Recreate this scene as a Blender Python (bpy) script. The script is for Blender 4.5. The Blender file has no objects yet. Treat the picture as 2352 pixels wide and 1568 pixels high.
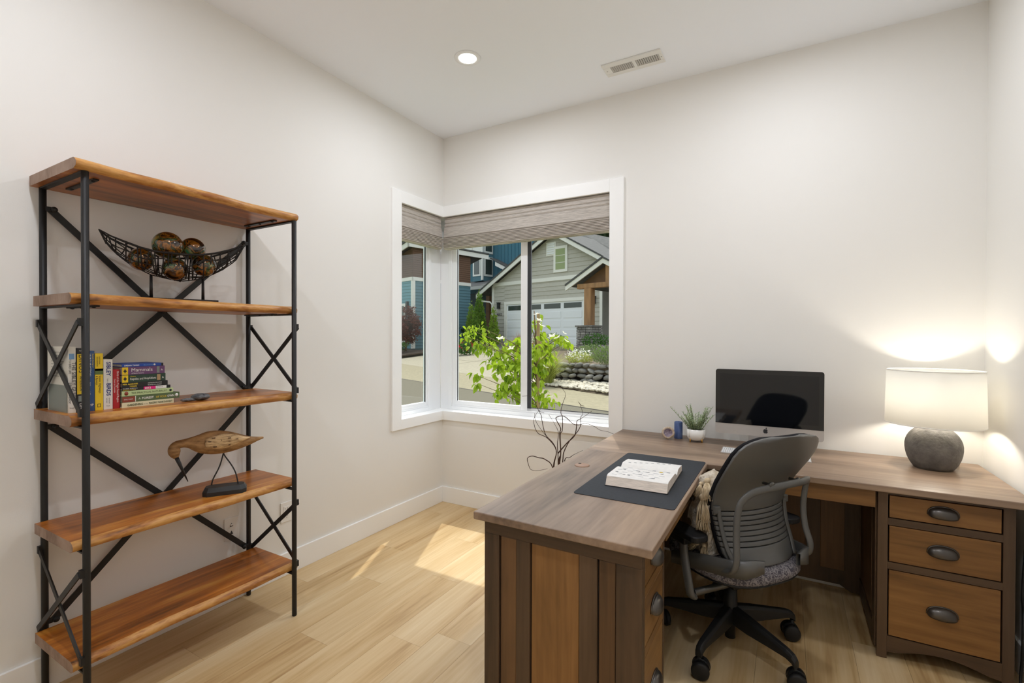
import bpy, bmesh, math, random
from mathutils import Vector, Matrix
random.seed(7)
R = math.radians
scene = bpy.context.scene
col = scene.collection
# ---------------------------------------------------------------- camera
YAW, PITCH, ROLL = -0.5202, -0.00843, 0.00292
CAM = Vector((2.52646, -3.23211, 1.38328))
fwd = Vector((math.sin(YAW)*math.cos(PITCH), math.cos(YAW)*math.cos(PITCH), math.sin(PITCH)))
rgt = Vector((math.cos(YAW), -math.sin(YAW), 0)); upv = rgt.cross(fwd)
rgt, upv = rgt*math.cos(ROLL)+upv*math.sin(ROLL), upv*math.cos(ROLL)-rgt*math.sin(ROLL)
cd = bpy.data.cameras.new('camera'); cd.sensor_fit = 'HORIZONTAL'; cd.sensor_width = 36
cd.lens = 1104.69/2352*36; cd.clip_start = .05; cd.clip_end = 500
cam = bpy.data.objects.new('camera', cd); col.objects.link(cam)
m = Matrix((rgt, upv, -fwd)).transposed().to_4x4(); m.translation = CAM; cam.matrix_world = m
scene.camera = cam
# ---------------------------------------------------------------- world, sun, exposure
SUN_EL = R(61.5); SUN_H = Vector((-.404, .915, 0)).normalized()
w = bpy.data.worlds.new('sky'); scene.world = w; w.use_nodes = True
nt = w.node_tree; bg = nt.nodes['Background']; sky = nt.nodes.new('ShaderNodeTexSky')
sky.sky_type = 'NISHITA'; sky.sun_disc = False; sky.sun_elevation = SUN_EL
sky.sun_rotation = math.atan2(SUN_H.x, SUN_H.y)
sky.dust_density = 3.0; hsv = nt.nodes.new('ShaderNodeHueSaturation'); hsv.inputs['Saturation'].default_value = .4
nt.links.new(sky.outputs[0], hsv.inputs['Color']); nt.links.new(hsv.outputs[0], bg.inputs[0]); bg.inputs[1].default_value = .39
sl = bpy.data.lights.new('sun', 'SUN'); sl.energy = 2.3; sl.angle = R(.55); sl.color = (1, .985, .955)
so = bpy.data.objects.new('sun', sl); col.objects.link(so)
sdir = SUN_H*math.cos(SUN_EL)+Vector((0, 0, math.sin(SUN_EL)))
so.rotation_euler = sdir.to_track_quat('Z', 'Y').to_euler(); so.location = sdir*30
vs = scene.view_settings; vs.view_transform = 'Standard'; vs.look = 'None'; vs.gamma = 1; vs.use_curve_mapping = False
vs.exposure = 0.0
CAN_W = 10.2; BULB = 165
try:
    scene.cycles.max_bounces = 10; scene.cycles.diffuse_bounces = 6; scene.cycles.transparent_max_bounces = 12
    scene.cycles.caustics_reflective = False; scene.cycles.caustics_refractive = False; scene.cycles.sample_clamp_indirect = 4
except Exception: pass

# ---------------------------------------------------------------- helpers
MATS = {}
def lin(c):
    f = lambda v: v/12.92 if v <= .04045 else ((v+.055)/1.055)**2.4
    return tuple(f(v/255) for v in c)+(1,)
def base_mat(name):
    m = bpy.data.materials.new(name); m.use_nodes = True; MATS[name] = m
    return m, m.node_tree, m.node_tree.nodes['Principled BSDF']
def mat(name, c, rough=.6, metal=0, var=0, scale=8, stretch=(1, 1, 1), bump=0, bscale=60, rnd=0, spec=.5, emit=0, c2=None, det=4, ramp=(.3, .7), coat=0):
    """Plain or noise-varied principled material; colours are sRGB 0-255."""
    m, t, b = base_mat(name); N, L = t.nodes, t.links
    b.inputs['Roughness'].default_value = rough; b.inputs['Metallic'].default_value = metal
    b.inputs['Specular IOR Level'].default_value = spec; b.inputs['Base Color'].default_value = lin(c)
    if coat: b.inputs['Coat Weight'].default_value = coat
    if emit: b.inputs['Emission Color'].default_value = lin(c); b.inputs['Emission Strength'].default_value = emit
    tc = mp = None
    if var or c2 or bump or rnd:
        tc = N.new('ShaderNodeTexCoord'); mp = N.new('ShaderNodeMapping'); mp.inputs['Scale'].default_value = stretch
        L.new(tc.outputs['Object'], mp.inputs[0])
        oi = N.new('ShaderNodeObjectInfo')
        if rnd:
            mu = N.new('ShaderNodeMath'); mu.operation = 'MULTIPLY'; mu.inputs[1].default_value = 37
            L.new(oi.outputs['Random'], mu.inputs[0]); L.new(mu.outputs[0], mp.inputs['Location'])
    if var or c2:
        no = N.new('ShaderNodeTexNoise'); no.inputs['Scale'].default_value = scale; no.inputs['Detail'].default_value = det
        no.inputs['Roughness'].default_value = .6
        L.new(mp.outputs[0], no.inputs['Vector'])
        cr = N.new('ShaderNodeValToRGB'); cr.color_ramp.elements[0].position = ramp[0]; cr.color_ramp.elements[1].position = ramp[1]
        k = c2 if c2 else tuple(max(0, v*(1-var)) for v in c)
        hi = c if c2 else tuple(min(255, v*(1+var)) for v in c)
        cr.color_ramp.elements[0].color = lin(k); cr.color_ramp.elements[1].color = lin(hi)
        L.new(no.outputs['Fac'], cr.inputs[0]); out = cr.outputs[0]
        if rnd:
            hs = N.new('ShaderNodeHueSaturation'); mr = N.new('ShaderNodeMapRange')
            mr.inputs['To Min'].default_value = 1-rnd; mr.inputs['To Max'].default_value = 1+rnd
            L.new(oi.outputs['Random'], mr.inputs[0]); L.new(mr.outputs[0], hs.inputs['Value']); L.new(out, hs.inputs['Color']); out = hs.outputs[0]
        L.new(out, b.inputs['Base Color'])
    if bump:
        n2 = N.new('ShaderNodeTexNoise'); n2.inputs['Scale'].default_value = bscale; n2.inputs['Detail'].default_value = 5
        L.new(mp.outputs[0], n2.inputs['Vector'])
        bp = N.new('ShaderNodeBump'); bp.inputs['Strength'].default_value = bump; bp.inputs['Distance'].default_value = .01
        L.new(n2.outputs['Fac'], bp.inputs['Height']); L.new(bp.outputs[0], b.inputs['Normal'])
    return m
def wood(name, cols, axis='y', big=3.0, fine=26, rough=.4, rnd=.0, long=.12, spec=.45, blotch=.5, coat=0, bump=.08):
    """Grain along one axis: broad streaks through a colour ramp, fine fibre on top."""
    m, t, b = base_mat(name); N, L = t.nodes, t.links
    b.inputs['Roughness'].default_value = rough; b.inputs['Specular IOR Level'].default_value = spec
    if coat: b.inputs['Coat Weight'].default_value = coat; b.inputs['Coat Roughness'].default_value = .15
    tc = N.new('ShaderNodeTexCoord'); oi = N.new('ShaderNodeObjectInfo')
    off = N.new('ShaderNodeMath'); off.operation = 'MULTIPLY'; off.inputs[1].default_value = 41 if rnd else 0
    L.new(oi.outputs['Random'], off.inputs[0])
    def mp(s):
        q = N.new('ShaderNodeMapping'); q.inputs['Scale'].default_value = s
        L.new(tc.outputs['Object'], q.inputs[0]); L.new(off.outputs[0], q.inputs['Location']); return q
    st = {'x': (long, 1, 1), 'y': (1, long, 1), 'z': (1, 1, long)}[axis]
    a = mp(st); n1 = N.new('ShaderNodeTexNoise'); n1.inputs['Scale'].default_value = big*2.2; n1.inputs['Detail'].default_value = 5
    n1.inputs['Roughness'].default_value = .62; n1.inputs['Distortion'].default_value = .35
    L.new(a.outputs[0], n1.inputs['Vector'])
    st2 = tuple(v*(.35 if v < 1 else 1) for v in st); c = mp(st2)
    n2 = N.new('ShaderNodeTexNoise'); n2.inputs['Scale'].default_value = fine*3; n2.inputs['Detail'].default_value = 4
    L.new(c.outputs[0], n2.inputs['Vector'])
    mx = N.new('ShaderNodeMath'); mx.operation = 'MULTIPLY_ADD'; mx.inputs[1].default_value = .28
    L.new(n2.outputs['Fac'], mx.inputs[0]); L.new(n1.outputs['Fac'], mx.inputs[2])
    sb = N.new('ShaderNodeMath'); sb.operation = 'SUBTRACT'; sb.inputs[1].default_value = .14; L.new(mx.outputs[0], sb.inputs[0])
    cr = N.new('ShaderNodeValToRGB'); e = cr.color_ramp.elements
    n = len(cols); pos = [.3+.4*i/(n-1) for i in range(n)]
    e[0].position, e[0].color = pos[0], lin(cols[0]); e[1].position, e[1].color = pos[-1], lin(cols[-1])
    for i in range(1, n-1):
        q = e.new(pos[i]); q.color = lin(cols[i])
    L.new(sb.outputs[0], cr.inputs[0]); out = cr.outputs[0]
    if rnd:
        hs = N.new('ShaderNodeHueSaturation'); mr = N.new('ShaderNodeMapRange'); mr.inputs['To Min'].default_value = 1-rnd; mr.inputs['To Max'].default_value = 1+rnd
        L.new(oi.outputs['Random'], mr.inputs[0]); L.new(mr.outputs[0], hs.inputs['Value']); L.new(out, hs.inputs['Color']); out = hs.outputs[0]
    L.new(out, b.inputs['Base Color'])
    if bump:
        bp = N.new('ShaderNodeBump'); bp.inputs['Strength'].default_value = bump; bp.inputs['Distance'].default_value = .004
        L.new(n2.outputs['Fac'], bp.inputs['Height']); L.new(bp.outputs[0], b.inputs['Normal'])
    return m
ORG = {}
def tag(o, label=None, cat=None, group=None, kind=None):
    if label: o['label'] = label
    if cat: o['category'] = cat
    if group: o['group'] = group
    if kind: o['kind'] = kind
    return o
def thing(name, label, cat, loc=(0, 0, 0), rotz=None, group=None, kind=None):
    """An Empty at a thing's base. With rotz the parts are given in local coordinates, otherwise in world coordinates."""
    o = bpy.data.objects.new(name, None); col.objects.link(o); o.location = loc; o.empty_display_size = .05
    if rotz is not None: o.rotation_euler.z = rotz
    ORG[o] = Vector(loc) if rotz is None else Vector((0, 0, 0))
    return tag(o, label, cat, group, kind)
class MB:
    def __init__(s): s.v = []; s.f = []; s.sm = []
    def add(s, vs, fs, smooth=False):
        n = len(s.v); s.v += [Vector(p) for p in vs]; s.f += [[i+n for i in q] for q in fs]; s.sm += [smooth]*len(fs); return s
    def box(s, a, b):
        (x0, y0, z0), (x1, y1, z1) = a, b
        x0, x1 = min(x0, x1), max(x0, x1); y0, y1 = min(y0, y1), max(y0, y1); z0, z1 = min(z0, z1), max(z0, z1)
        return s.add([(x0, y0, z0), (x1, y0, z0), (x1, y1, z0), (x0, y1, z0), (x0, y0, z1), (x1, y0, z1), (x1, y1, z1), (x0, y1, z1)],
                     [(0, 3, 2, 1), (4, 5, 6, 7), (0, 1, 5, 4), (1, 2, 6, 5), (2, 3, 7, 6), (3, 0, 4, 7)])
    def obox(s, c, ax, ay, az):
        c, ax, ay, az = map(Vector, (c, ax, ay, az))
        P = [c+ax*i+ay*j+az*k for k in (-1, 1) for i, j in ((-1, -1), (1, -1), (1, 1), (-1, 1))]
        return s.add(P, [(0, 3, 2, 1), (4, 5, 6, 7), (0, 1, 5, 4), (1, 2, 6, 5), (2, 3, 7, 6), (3, 0, 4, 7)])
    def bar(s, a, b, wv, hv):
        """rectangular bar from a to b with half extents wv, hv given as vectors"""
        a, b = Vector(a), Vector(b); return s.obox((a+b)/2, (b-a)/2, wv, hv)
    def prism(s, pts, d, smooth=False):
        """closed 3D polygon extruded by vector d"""
        d = Vector(d); n = len(pts); P = [Vector(p) for p in pts]
        nrm = sum(((P[i]-P[0]).cross(P[(i+1) % n]-P[0]) for i in range(1, n-1)), Vector())
        if nrm.dot(d) > 0: P = P[::-1]
        s.add(P+[p+d for p in P], [tuple(range(n)), tuple(range(2*n-1, n-1, -1))])
        k = len(s.v)-2*n
        for i in range(n):
            j = (i+1) % n; s.f.append([k+i, k+n+i, k+n+j, k+j]); s.sm.append(smooth)
        return s
    def tube(s, pts, r, seg=8, caps=True, flat=None, closed=False):
        P = [Vector(p) for p in pts]; n = len(P); rs = r if isinstance(r, (list, tuple)) else [r]*n
        k = len(s.v); ref = None
        for i, p in enumerate(P):
            t = (P[min(i+1, n-1)]-P[max(i-1, 0)]) if not closed else P[(i+1) % n]-P[(i-1) % n]
            t = t.normalized() if t.length > 1e-9 else Vector((0, 0, 1))
            if ref is None:
                ref = Vector(flat) if flat else (Vector((0, 0, 1)) if abs(t.z) < .9 else Vector((1, 0, 0)))
            a = ref-t*ref.dot(t)
            if a.length < 1e-4: a = t.orthogonal()
            a.normalize(); b = t.cross(a); ref = a if not flat else Vector(flat)
            ra, rb = rs[i] if isinstance(rs[i], (list, tuple)) else (rs[i], rs[i])
            for j in range(seg):
                q = 2*math.pi*j/seg; s.v.append(p+a*(ra*math.cos(q))+b*(rb*math.sin(q)))
        m_ = n if closed else n-1
        for i in range(m_):
            for j in range(seg):
                i2 = (i+1) % n
                s.f.append([k+i*seg+j, k+i*seg+(j+1) % seg, k+i2*seg+(j+1) % seg, k+i2*seg+j]); s.sm.append(True)
        if caps and not closed:
            s.f.append([k+j for j in range(seg)][::-1]); s.sm.append(False)
            s.f.append([k+(n-1)*seg+j for j in range(seg)]); s.sm.append(False)
        return s
    def lathe(s, prof, c=(0, 0, 0), seg=24, sx=1, sy=1, smooth=True, axis='z', caps=True):
        c = Vector(c); k = len(s.v); n = len(prof)
        for r, z in prof:
            for j in range(seg):
                q = 2*math.pi*j/seg; a, b_ = r*math.cos(q)*sx, r*math.sin(q)*sy
                s.v.append(c+(Vector((a, b_, z)) if axis == 'z' else Vector((z, a, b_)) if axis == 'x' else Vector((b_, z, a))))
        for i in range(n-1):
            for j in range(seg):
                s.f.append([k+i*seg+j, k+i*seg+(j+1) % seg, k+(i+1)*seg+(j+1) % seg, k+(i+1)*seg+j]); s.sm.append(smooth)
        if caps and prof[0][0] > 1e-6: s.f.append([k+j for j in range(seg)][::-1]); s.sm.append(False)
        if caps and prof[-1][0] > 1e-6: s.f.append([k+(n-1)*seg+j for j in range(seg)]); s.sm.append(False)
        return s
    def ball(s, c, r, seg=16, rings=10, jit=0, rng=None):
        rx, ry, rz = r if isinstance(r, (list, tuple)) else (r, r, r)
        c = Vector(c); k = len(s.v)
        for i in range(rings+1):
            th = math.pi*i/rings
            for j in range(seg):
                q = 2*math.pi*j/seg; g = 1+(rng.uniform(-jit, jit) if rng and 0 < i < rings else 0)
                s.v.append(c+Vector((rx*math.sin(th)*math.cos(q)*g, ry*math.sin(th)*math.sin(q)*g, -rz*math.cos(th)*g)))
        for i in range(rings):
            for j in range(seg):
                s.f.append([k+i*seg+j, k+i*seg+(j+1) % seg, k+(i+1)*seg+(j+1) % seg, k+(i+1)*seg+j]); s.sm.append(True)
        return s
    def grid(s, P, closed_u=False, smooth=True, flip=False):
        """P[i][j] rows of points"""
        k = len(s.v); nu = len(P); nv = len(P[0])
        for row in P: s.v += [Vector(p) for p in row]
        for i in range(nu-(0 if closed_u else 1)):
            for j in range(nv-1):
                i2 = (i+1) % nu; q = [k+i*nv+j, k+i2*nv+j, k+i2*nv+j+1, k+i*nv+j+1]
                s.f.append(q[::-1] if flip else q); s.sm.append(smooth)
        return s
    def mesh(s, name, org=Vector((0, 0, 0))):
        me = bpy.data.meshes.new(name); me.from_pydata([tuple(p-org) for p in s.v], [], s.f)
        me.polygons.foreach_set('use_smooth', s.sm); me.validate(); me.update(); return me
    def build(s, name, material, parent=None, bevel=0, bseg=2, sub=0, solid=0, weld=False, label=None, org=None, fix=False):
        o_ = ORG.get(parent, Vector((0, 0, 0))) if org is None else Vector(org)
        me = s.mesh(name, o_)
        if weld or fix or sub:
            bm = bmesh.new(); bm.from_mesh(me)
            if weld or sub: bmesh.ops.remove_doubles(bm, verts=bm.verts, dist=1e-5)
            bmesh.ops.recalc_face_normals(bm, faces=bm.faces); bm.to_mesh(me); bm.free()
        if material: me.materials.append(MATS[material] if isinstance(material, str) else material)
        return link(name, me, parent, bevel, bseg, sub, solid, label, o_)
def link(name, me, parent=None, bevel=0, bseg=2, sub=0, solid=0, label=None, o_=Vector((0, 0, 0))):
    o = bpy.data.objects.new(name, me); col.objects.link(o)
    if parent: o.parent = parent
    else: o.location = o_
    ORG[o] = o_
    if solid:
        q = o.modifiers.new('solid', 'SOLIDIFY'); q.thickness = solid; q.offset = 0
    if sub:
        q = o.modifiers.new('sub', 'SUBSURF'); q.levels = sub; q.render_levels = sub
    if bevel:
        q = o.modifiers.new('bevel', 'BEVEL'); q.width = bevel; q.segments = bseg; q.limit_method = 'ANGLE'; q.angle_limit = R(35)
        q.harden_normals = False
    if label: o['label'] = label
    return o
def single(name, mb, material, label, cat, loc=None, group=None, kind=None, **k):
    """a thing that is one mesh; origin at its base"""
    if loc is None:
        xs = [p.x for p in mb.v]; ys = [p.y for p in mb.v]; zs = [p.z for p in mb.v]
        loc = ((min(xs)+max(xs))/2, (min(ys)+max(ys))/2, min(zs))
    o = mb.build(name, material, None, org=loc, **k)
    return tag(o, label, cat, group, kind)
def struct(name, mb, material, label=None, parent=None, **k):
    o = mb.build(name, material, parent, **k)
    if parent is None: tag(o, label, None, None, 'structure')
    return o
TXT = {}
def text(parent, name, s, origin, xdir, ydir, size, material, depth=.0006, maxw=None, align='LEFT', bold=0, vstretch=1, org=None):
    """flat lettering: origin = lower-left (or centre) of the baseline, in the coordinates of parent"""
    key = (s, bold)
    if key not in TXT:
        cu = bpy.data.curves.new('lettering', 'FONT'); cu.body = s; cu.size = 1; cu.offset = bold; cu.resolution_u = 2
        ob = bpy.data.objects.new('lettering', cu); col.objects.link(ob)
        dg = bpy.context.evaluated_depsgraph_get(); me = bpy.data.meshes.new_from_object(ob.evaluated_get(dg))
        vs_ = [tuple(v.co) for v in me.vertices]; fs_ = [tuple(p.vertices) for p in me.polygons]
        bpy.data.objects.remove(ob); bpy.data.curves.remove(cu); bpy.data.meshes.remove(me); TXT[key] = (vs_, fs_)
    vs_, fs_ = TXT[key]
    if not vs_: return None
    x0 = min(v[0] for v in vs_); x1 = max(v[0] for v in vs_)
    wd = (x1-x0)*size; kx = size
    if maxw and wd > maxw: kx = size*maxw/wd; wd = maxw
    X, Y = Vector(xdir).normalized(), Vector(ydir).normalized(); Z = X.cross(Y)
    ox = {'LEFT': 0, 'CENTER': -wd/2, 'RIGHT': -wd}[align]
    o_ = ORG.get(parent, Vector()) if org is None else Vector(org)
    me = bpy.data.meshes.new(name)
    me.from_pydata([tuple(Vector(origin)-o_+X*((v[0]-x0)*kx+ox)+Y*(v[1]*size*vstretch)+Z*depth) for v in vs_], [], fs_)
    me.materials.append(MATS[material]); return link(name, me, parent, o_=o_)
def copy_tree(o, parent=None):
    c = o.copy(); col.objects.link(c); c.parent = parent; ORG[c] = ORG.get(o, Vector())
    for ch in [q for q in bpy.data.objects if q.parent == o]: copy_tree(ch, c)
    return c
def smooth_path(P, n=6):
    """Catmull-Rom through points"""
    P = [Vector(p) for p in P]; out = []
    for i in range(len(P)-1):
        a, b, c, d = P[max(i-1, 0)], P[i], P[i+1], P[min(i+2, len(P)-1)]
        for k in range(n):
            t = k/n; out.append(.5*((2*b)+(c-a)*t+(2*a-5*b+4*c-d)*t*t+(-a+3*b-3*c+d)*t**3))
    out.append(P[-1]); return out
# ================================================================ materials of the room
mat('paint_wall', (238, 236, 231), .75, bump=.03, bscale=250)
mat('paint_ceiling', (245, 248, 253), .8)
mat('paint_trim', (250, 250, 248), .45)
mat('vinyl_white', (242, 243, 244), .35)
mat('gasket', (48, 50, 54), .5)
mat('dark_gap', (18, 16, 14), .8)
wood('oak_plank', [(170, 134, 86), (201, 170, 122), (213, 186, 142), (223, 200, 160)], 'y', 2.6, 22, .42, rnd=.045, long=.09, bump=.05)
mat('floor_joint', (140, 108, 68), .8)
mat('black_metal', (44, 43, 42), .5, .35, spec=.4)
# glass: thin pane
m, t, b = base_mat('pane_glass')
mixn = t.nodes.new('ShaderNodeMixShader'); tr = t.nodes.new('ShaderNodeBsdfTransparent'); gl = t.nodes.new('ShaderNodeBsdfGlossy')
gl.inputs['Roughness'].default_value = .0; fr = t.nodes.new('ShaderNodeFresnel'); fr.inputs[0].default_value = 1.45
ml = t.nodes.new('ShaderNodeMath'); ml.operation = 'MULTIPLY'; ml.inputs[1].default_value = .07
tr.inputs[0].default_value = (.97, .985, .97, 1)
t.links.new(fr.outputs[0], ml.inputs[0]); t.links.new(ml.outputs[0], mixn.inputs[0]); t.links.new(tr.outputs[0], mixn.inputs[1]); t.links.new(gl.outputs[0], mixn.inputs[2])
t.links.new(mixn.outputs[0], t.nodes['Material Output'].inputs[0])
# ================================================================ room shell
H, W, YR, T = 3.05, 3.375, -3.6, .14
WY, WX, WZ0, WZ1 = -.514, 1.455, .766, 2.392      # window opening: on the left wall down to y=WY, on the back wall out to x=WX
fl = MB().box((-T, YR-T, -.12), (W+T, T, -.012)); floor = struct('floor', fl, 'floor_joint', 'pale oak plank floor of the study')
PW = .186; y_off = [.3, .95, .1, .62, 1.1, .42]
i = 0; x = 0.0
while x < W:
    x1 = min(x+PW, W); y = YR-y_off[i % 6]
    while y < 0:
        y1 = min(y+1.22, 0); y0 = max(y, YR)
        if y1 > y0+.02:
            MB().box((x+.0004, y0+.0004, -.012), (x1-.0004, y1-.0004, 0)).build('plank', 'oak_plank', floor)
        y += 1.22
    x += PW; i += 1
wl = MB(); wl.box((-T, YR-T, 0), (0, WY, H)).box((-T, WY, 0), (0, T, WZ0-.02)).box((-T, WY, WZ1), (0, T, H))
struct('wall_left', wl, 'paint_wall', 'white painted wall behind the bookcase')
wb = MB(); wb.box((WX, 0, 0), (W+T, T, H)).box((0, 0, 0), (WX, T, WZ0-.02)).box((0, 0, WZ1), (WX, T, H))
struct('wall_back', wb, 'paint_wall', 'white painted wall behind the computer')
struct('wall_right', MB().box((W, YR-T, 0), (W+T, 0, H)), 'paint_wall', 'white painted wall beside the lamp')
struct('wall_rear', MB().box((0, YR-T, 0), (W, YR, H)), 'paint_wall', 'white painted wall behind the camera')
struct('ceiling', MB().box((-T, YR-T, H), (W+T, T, H+.14)), 'paint_ceiling', 'flat white ceiling')
bh, bt = .13, .014
struct('baseboard_left', MB().box((0, YR, 0), (bt, 0, bh)), 'paint_trim', 'white baseboard under the bookcase wall', bevel=.002)
struct('baseboard_back', MB().box((bt, -bt, 0), (W, 0, bh)), 'paint_trim', 'white baseboard along the desk wall', bevel=.002)
struct('baseboard_right', MB().box((W-bt, YR, 0), (W, -bt, bh)), 'paint_trim', 'white baseboard along the right wall', bevel=.002)
# casings around the corner window
TO, tt = .099, .018
def trim(n, a, b, label):
    struct('trim_%d' % n, MB().box(a, b), 'paint_trim', label, bevel=.0025)
trim(1, (0, WY-TO, .690), (tt, WY, 2.478), 'white upright casing at the left end of the corner window')
trim(2, (0, WY, WZ1-.003), (tt, 0, 2.478), 'white head casing above the narrow window pane')
trim(3, (0, WY, .690), (tt, 0, WZ0), 'white apron casing under the narrow window pane')
trim(4, (WX, -tt, .690), (WX+TO, 0, 2.478), 'white upright casing between window and computer wall')
trim(5, (tt, -tt, WZ1-.003), (WX, 0, 2.478), 'white head casing above the wide window')
trim(6, (tt, -tt, .690), (WX, 0, WZ0), 'white apron casing under the wide window')
# sill boards and jamb liners
struct('trim_7', MB().box((-.105, WY, WZ0-.02), (.004, .105, WZ0)), 'paint_trim', 'white sill board of the narrow window')
struct('trim_8', MB().box((.004, -.004, WZ0-.02), (WX, .105, WZ0)), 'paint_trim', 'white sill board of the wide window')
# window_2: wide sliding window in the back wall, glass plane y=.105
GY = .105
w2 = thing('window_2', 'wide white sliding window with two panes beside the corner', None, (.7, GY, WZ0), kind='structure')
z0, z1 = WZ0, WZ1
f = MB(); f.box((-.10, .10, z0), (-.005, .14, z1))                                   # corner post face
f.box((-.005, .085, z0), (.03, .14, z1)); f.box((.03, .095, z0), (.052, .14, z1))
f.box((WX-.03, .085, z0), (WX, .14, z1)); f.box((.03, .085, z1-.04), (WX-.03, .14, z1))
f.box((.03, .085, z0), (WX-.03, .14, z0+.030)); f.box((.03, .092, z0+.03), (WX-.03, .14, z0+.044))
f.build('frame', 'vinyl_white', w2, bevel=.002)
sa = MB(); sa.box((.052, .094, z0+.044), (.074, .13, z1-.04)).box((.074, .094, z0+.044), (.70, .13, z0+.076)).box((.70, .094, z0+.044), (.758, .13, z1-.04)).box((.074, .094, z1-.07), (.70, .13, z1-.04))
sa.build('sash', 'vinyl_white', w2, bevel=.002)
sb_ = MB(); sb_.box((.758, .108, z0+.044), (.775, .138, z1-.04)).box((.775, .110, z0+.044), (1.425, .138, z0+.064)).box((1.416, .110, z0+.044), (1.425, .138, z1-.04)).box((.775, .110, z1-.07), (1.425, .138, z1-.04))
sb_.build('sash', 'vinyl_white', w2, bevel=.002)
g = MB(); g.box((.074, .108, z0+.076), (.079, .112, z1-.07)).box((.758, .098, z0+.062), (.788, .110, z1-.07)).box((.788, .106, z0+.064), (1.416, .112, z0+.069))
g.build('gasket', 'gasket', w2)
MB().box((.074, .114, z0+.07), (.71, .118, z1-.06)).build('pane', 'pane_glass', w2)
MB().box((.775, .124, z0+.06), (1.42, .128, z1-.06)).build('pane', 'pane_glass', w2)
# window_1: narrow fixed window in the left wall, glass plane x=-.105
w1 = thing('window_1', 'narrow white window pane on the bookcase wall beside the corner', None, (-GY, -.25, WZ0), kind='structure')
f = MB(); f.box((-.14, -.045, z0), (-.10, .10, z1))
f.box((-.14, -.075, z0), (-.085, -.045, z1)); f.box((-.14, WY, z0), (-.085, WY+.03, z1)); f.box((-.14, WY+.03, z1-.04), (-.085, -.075, z1))
f.box((-.14, WY+.03, z0), (-.085, -.075, z0+.030)); f.box((-.14, WY+.03, z0+.03), (-.092, -.075, z0+.044))
f.build('frame', 'vinyl_white', w1, bevel=.002)
s_ = MB(); s_.box((-.13, -.098, z0+.044), (-.094, -.075, z1-.04)).box((-.13, WY+.03, z0+.044), (-.094, WY+.05, z1-.04)).box((-.13, WY+.05, z0+.044), (-.094, -.098, z0+.076)).box((-.13, WY+.05, z1-.07), (-.094, -.098, z1-.04))
s_.build('sash', 'vinyl_white', w1, bevel=.002)
MB().box((-.112, -.104, z0+.076), (-.104, -.098, z1-.07)).build('gasket', 'gasket', w1)
MB().box((-.118, WY+.045, z0+.07), (-.114, -.098, z1-.06)).build('pane', 'pane_glass', w1)
# ================================================================ roman shades
mat('shade_fabric', (208, 200, 191), .95, var=.16, scale=14, stretch=(1.2, 1.2, 26), bump=.25, bscale=160, c2=(168, 161, 153), spec=.1, ramp=(.35, .65))
def shade(x_axis, a, b_, label, stepz=0):
    loc = ((a+b_)/2, .03, 2.12) if x_axis else (-.03, (a+b_)/2, 2.12)
    t_ = thing('roman_shade', label, 'window shade', loc, group='grey roman shades in the corner window')
    def ex(prof, name):
        mbx = MB()
        if x_axis: pts = [(a, d, z) for d, z in prof]; mbx.prism(pts, (b_-a, 0, 0), False)
        else: pts = [(-d, a, z) for d, z in prof]; mbx.prism(pts, (0, b_-a, 0), False)
        return mbx.build(name, 'shade_fabric', t_, fix=True)
    ex([(.012, 2.386), (.010, 2.345), (.014, 2.338), (.05, 2.338), (.05, 2.388)], 'head_rail')
    ex([(.016, 2.338), (.010, 2.330), (.008, 2.318), (.014, 2.306), (.05, 2.306), (.05, 2.338)], 'upper_fold')
    ex([(.014, 2.306), (.004, 2.298), (-.002, 2.24), (-.006, 2.222), (.004, 2.214), (.05, 2.214), (.05, 2.306)], 'fabric_drop')
    pr = [(.004, 2.214)]; z = 2.21; k = 0
    while z > 2.135:
        pr += [(-.014+.0012*k, z), (-.013+.0012*k, z-.006), (-.003+.0012*k, z-.009)]; z -= .0105; k += 1
    pr += [(.000, 2.128), (.006, 2.121), (.05, 2.121), (.05, 2.214)]
    ex(pr, 'fold_stack')
    return t_
shade(True, .012, WX-.006, 'wide grey woven roman shade gathered above the two-pane window')
shade(False, WY+.004, -.012, 'short grey woven roman shade gathered above the narrow pane')
# ================================================================ ceiling fittings
mat('lamp_lens', (255, 250, 240), .4, emit=14)
def can(x, y, label):
    t_ = thing('recessed_light', label, 'ceiling light', (x, y, H), group='recessed ceiling lights')
    MB().lathe([(.052, -.002), (.056, -.006), (.078, -.004), (.08, -.0005), (.052, -.0005)], (x, y, H), 32, caps=False).build('trim_ring', 'vinyl_white', t_)
    MB().lathe([(0, -.0035), (.053, -.003), (.053, -.0008), (0, -.0008)], (x, y, H), 32).build('lens', 'lamp_lens', t_)
    L_ = bpy.data.lights.new('can_light', 'AREA'); L_.shape = 'DISK'; L_.size = .1; L_.energy = CAN_W; L_.color = (.875, .912, 1); L_.spread = R(178)
    lo = bpy.data.objects.new('can_light', L_); col.objects.link(lo); lo.parent = t_; lo.location = (0, 0, -.012)
    return t_
can(.858, -.863, 'glowing recessed light in the ceiling near the window corner')
can(2.517, -.863, 'recessed light in the ceiling above the office chair')
can(.858, -2.74, 'recessed light in the ceiling in front of the bookcase')
can(2.517, -2.74, 'recessed light in the ceiling above the camera')
mat('vent_white', (232, 231, 226), .5); mat('vent_grey', (196, 193, 186), .6)
v_ = thing('ceiling_vent', 'white metal air register with two rows of slats in the ceiling', 'air vent', (1.70, -.323, H))
vx0, vx1, vy0, vy1 = 1.523, 1.879, -.397, -.252
fr_ = MB(); gy0, gy1 = -.358, -.288
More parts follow.
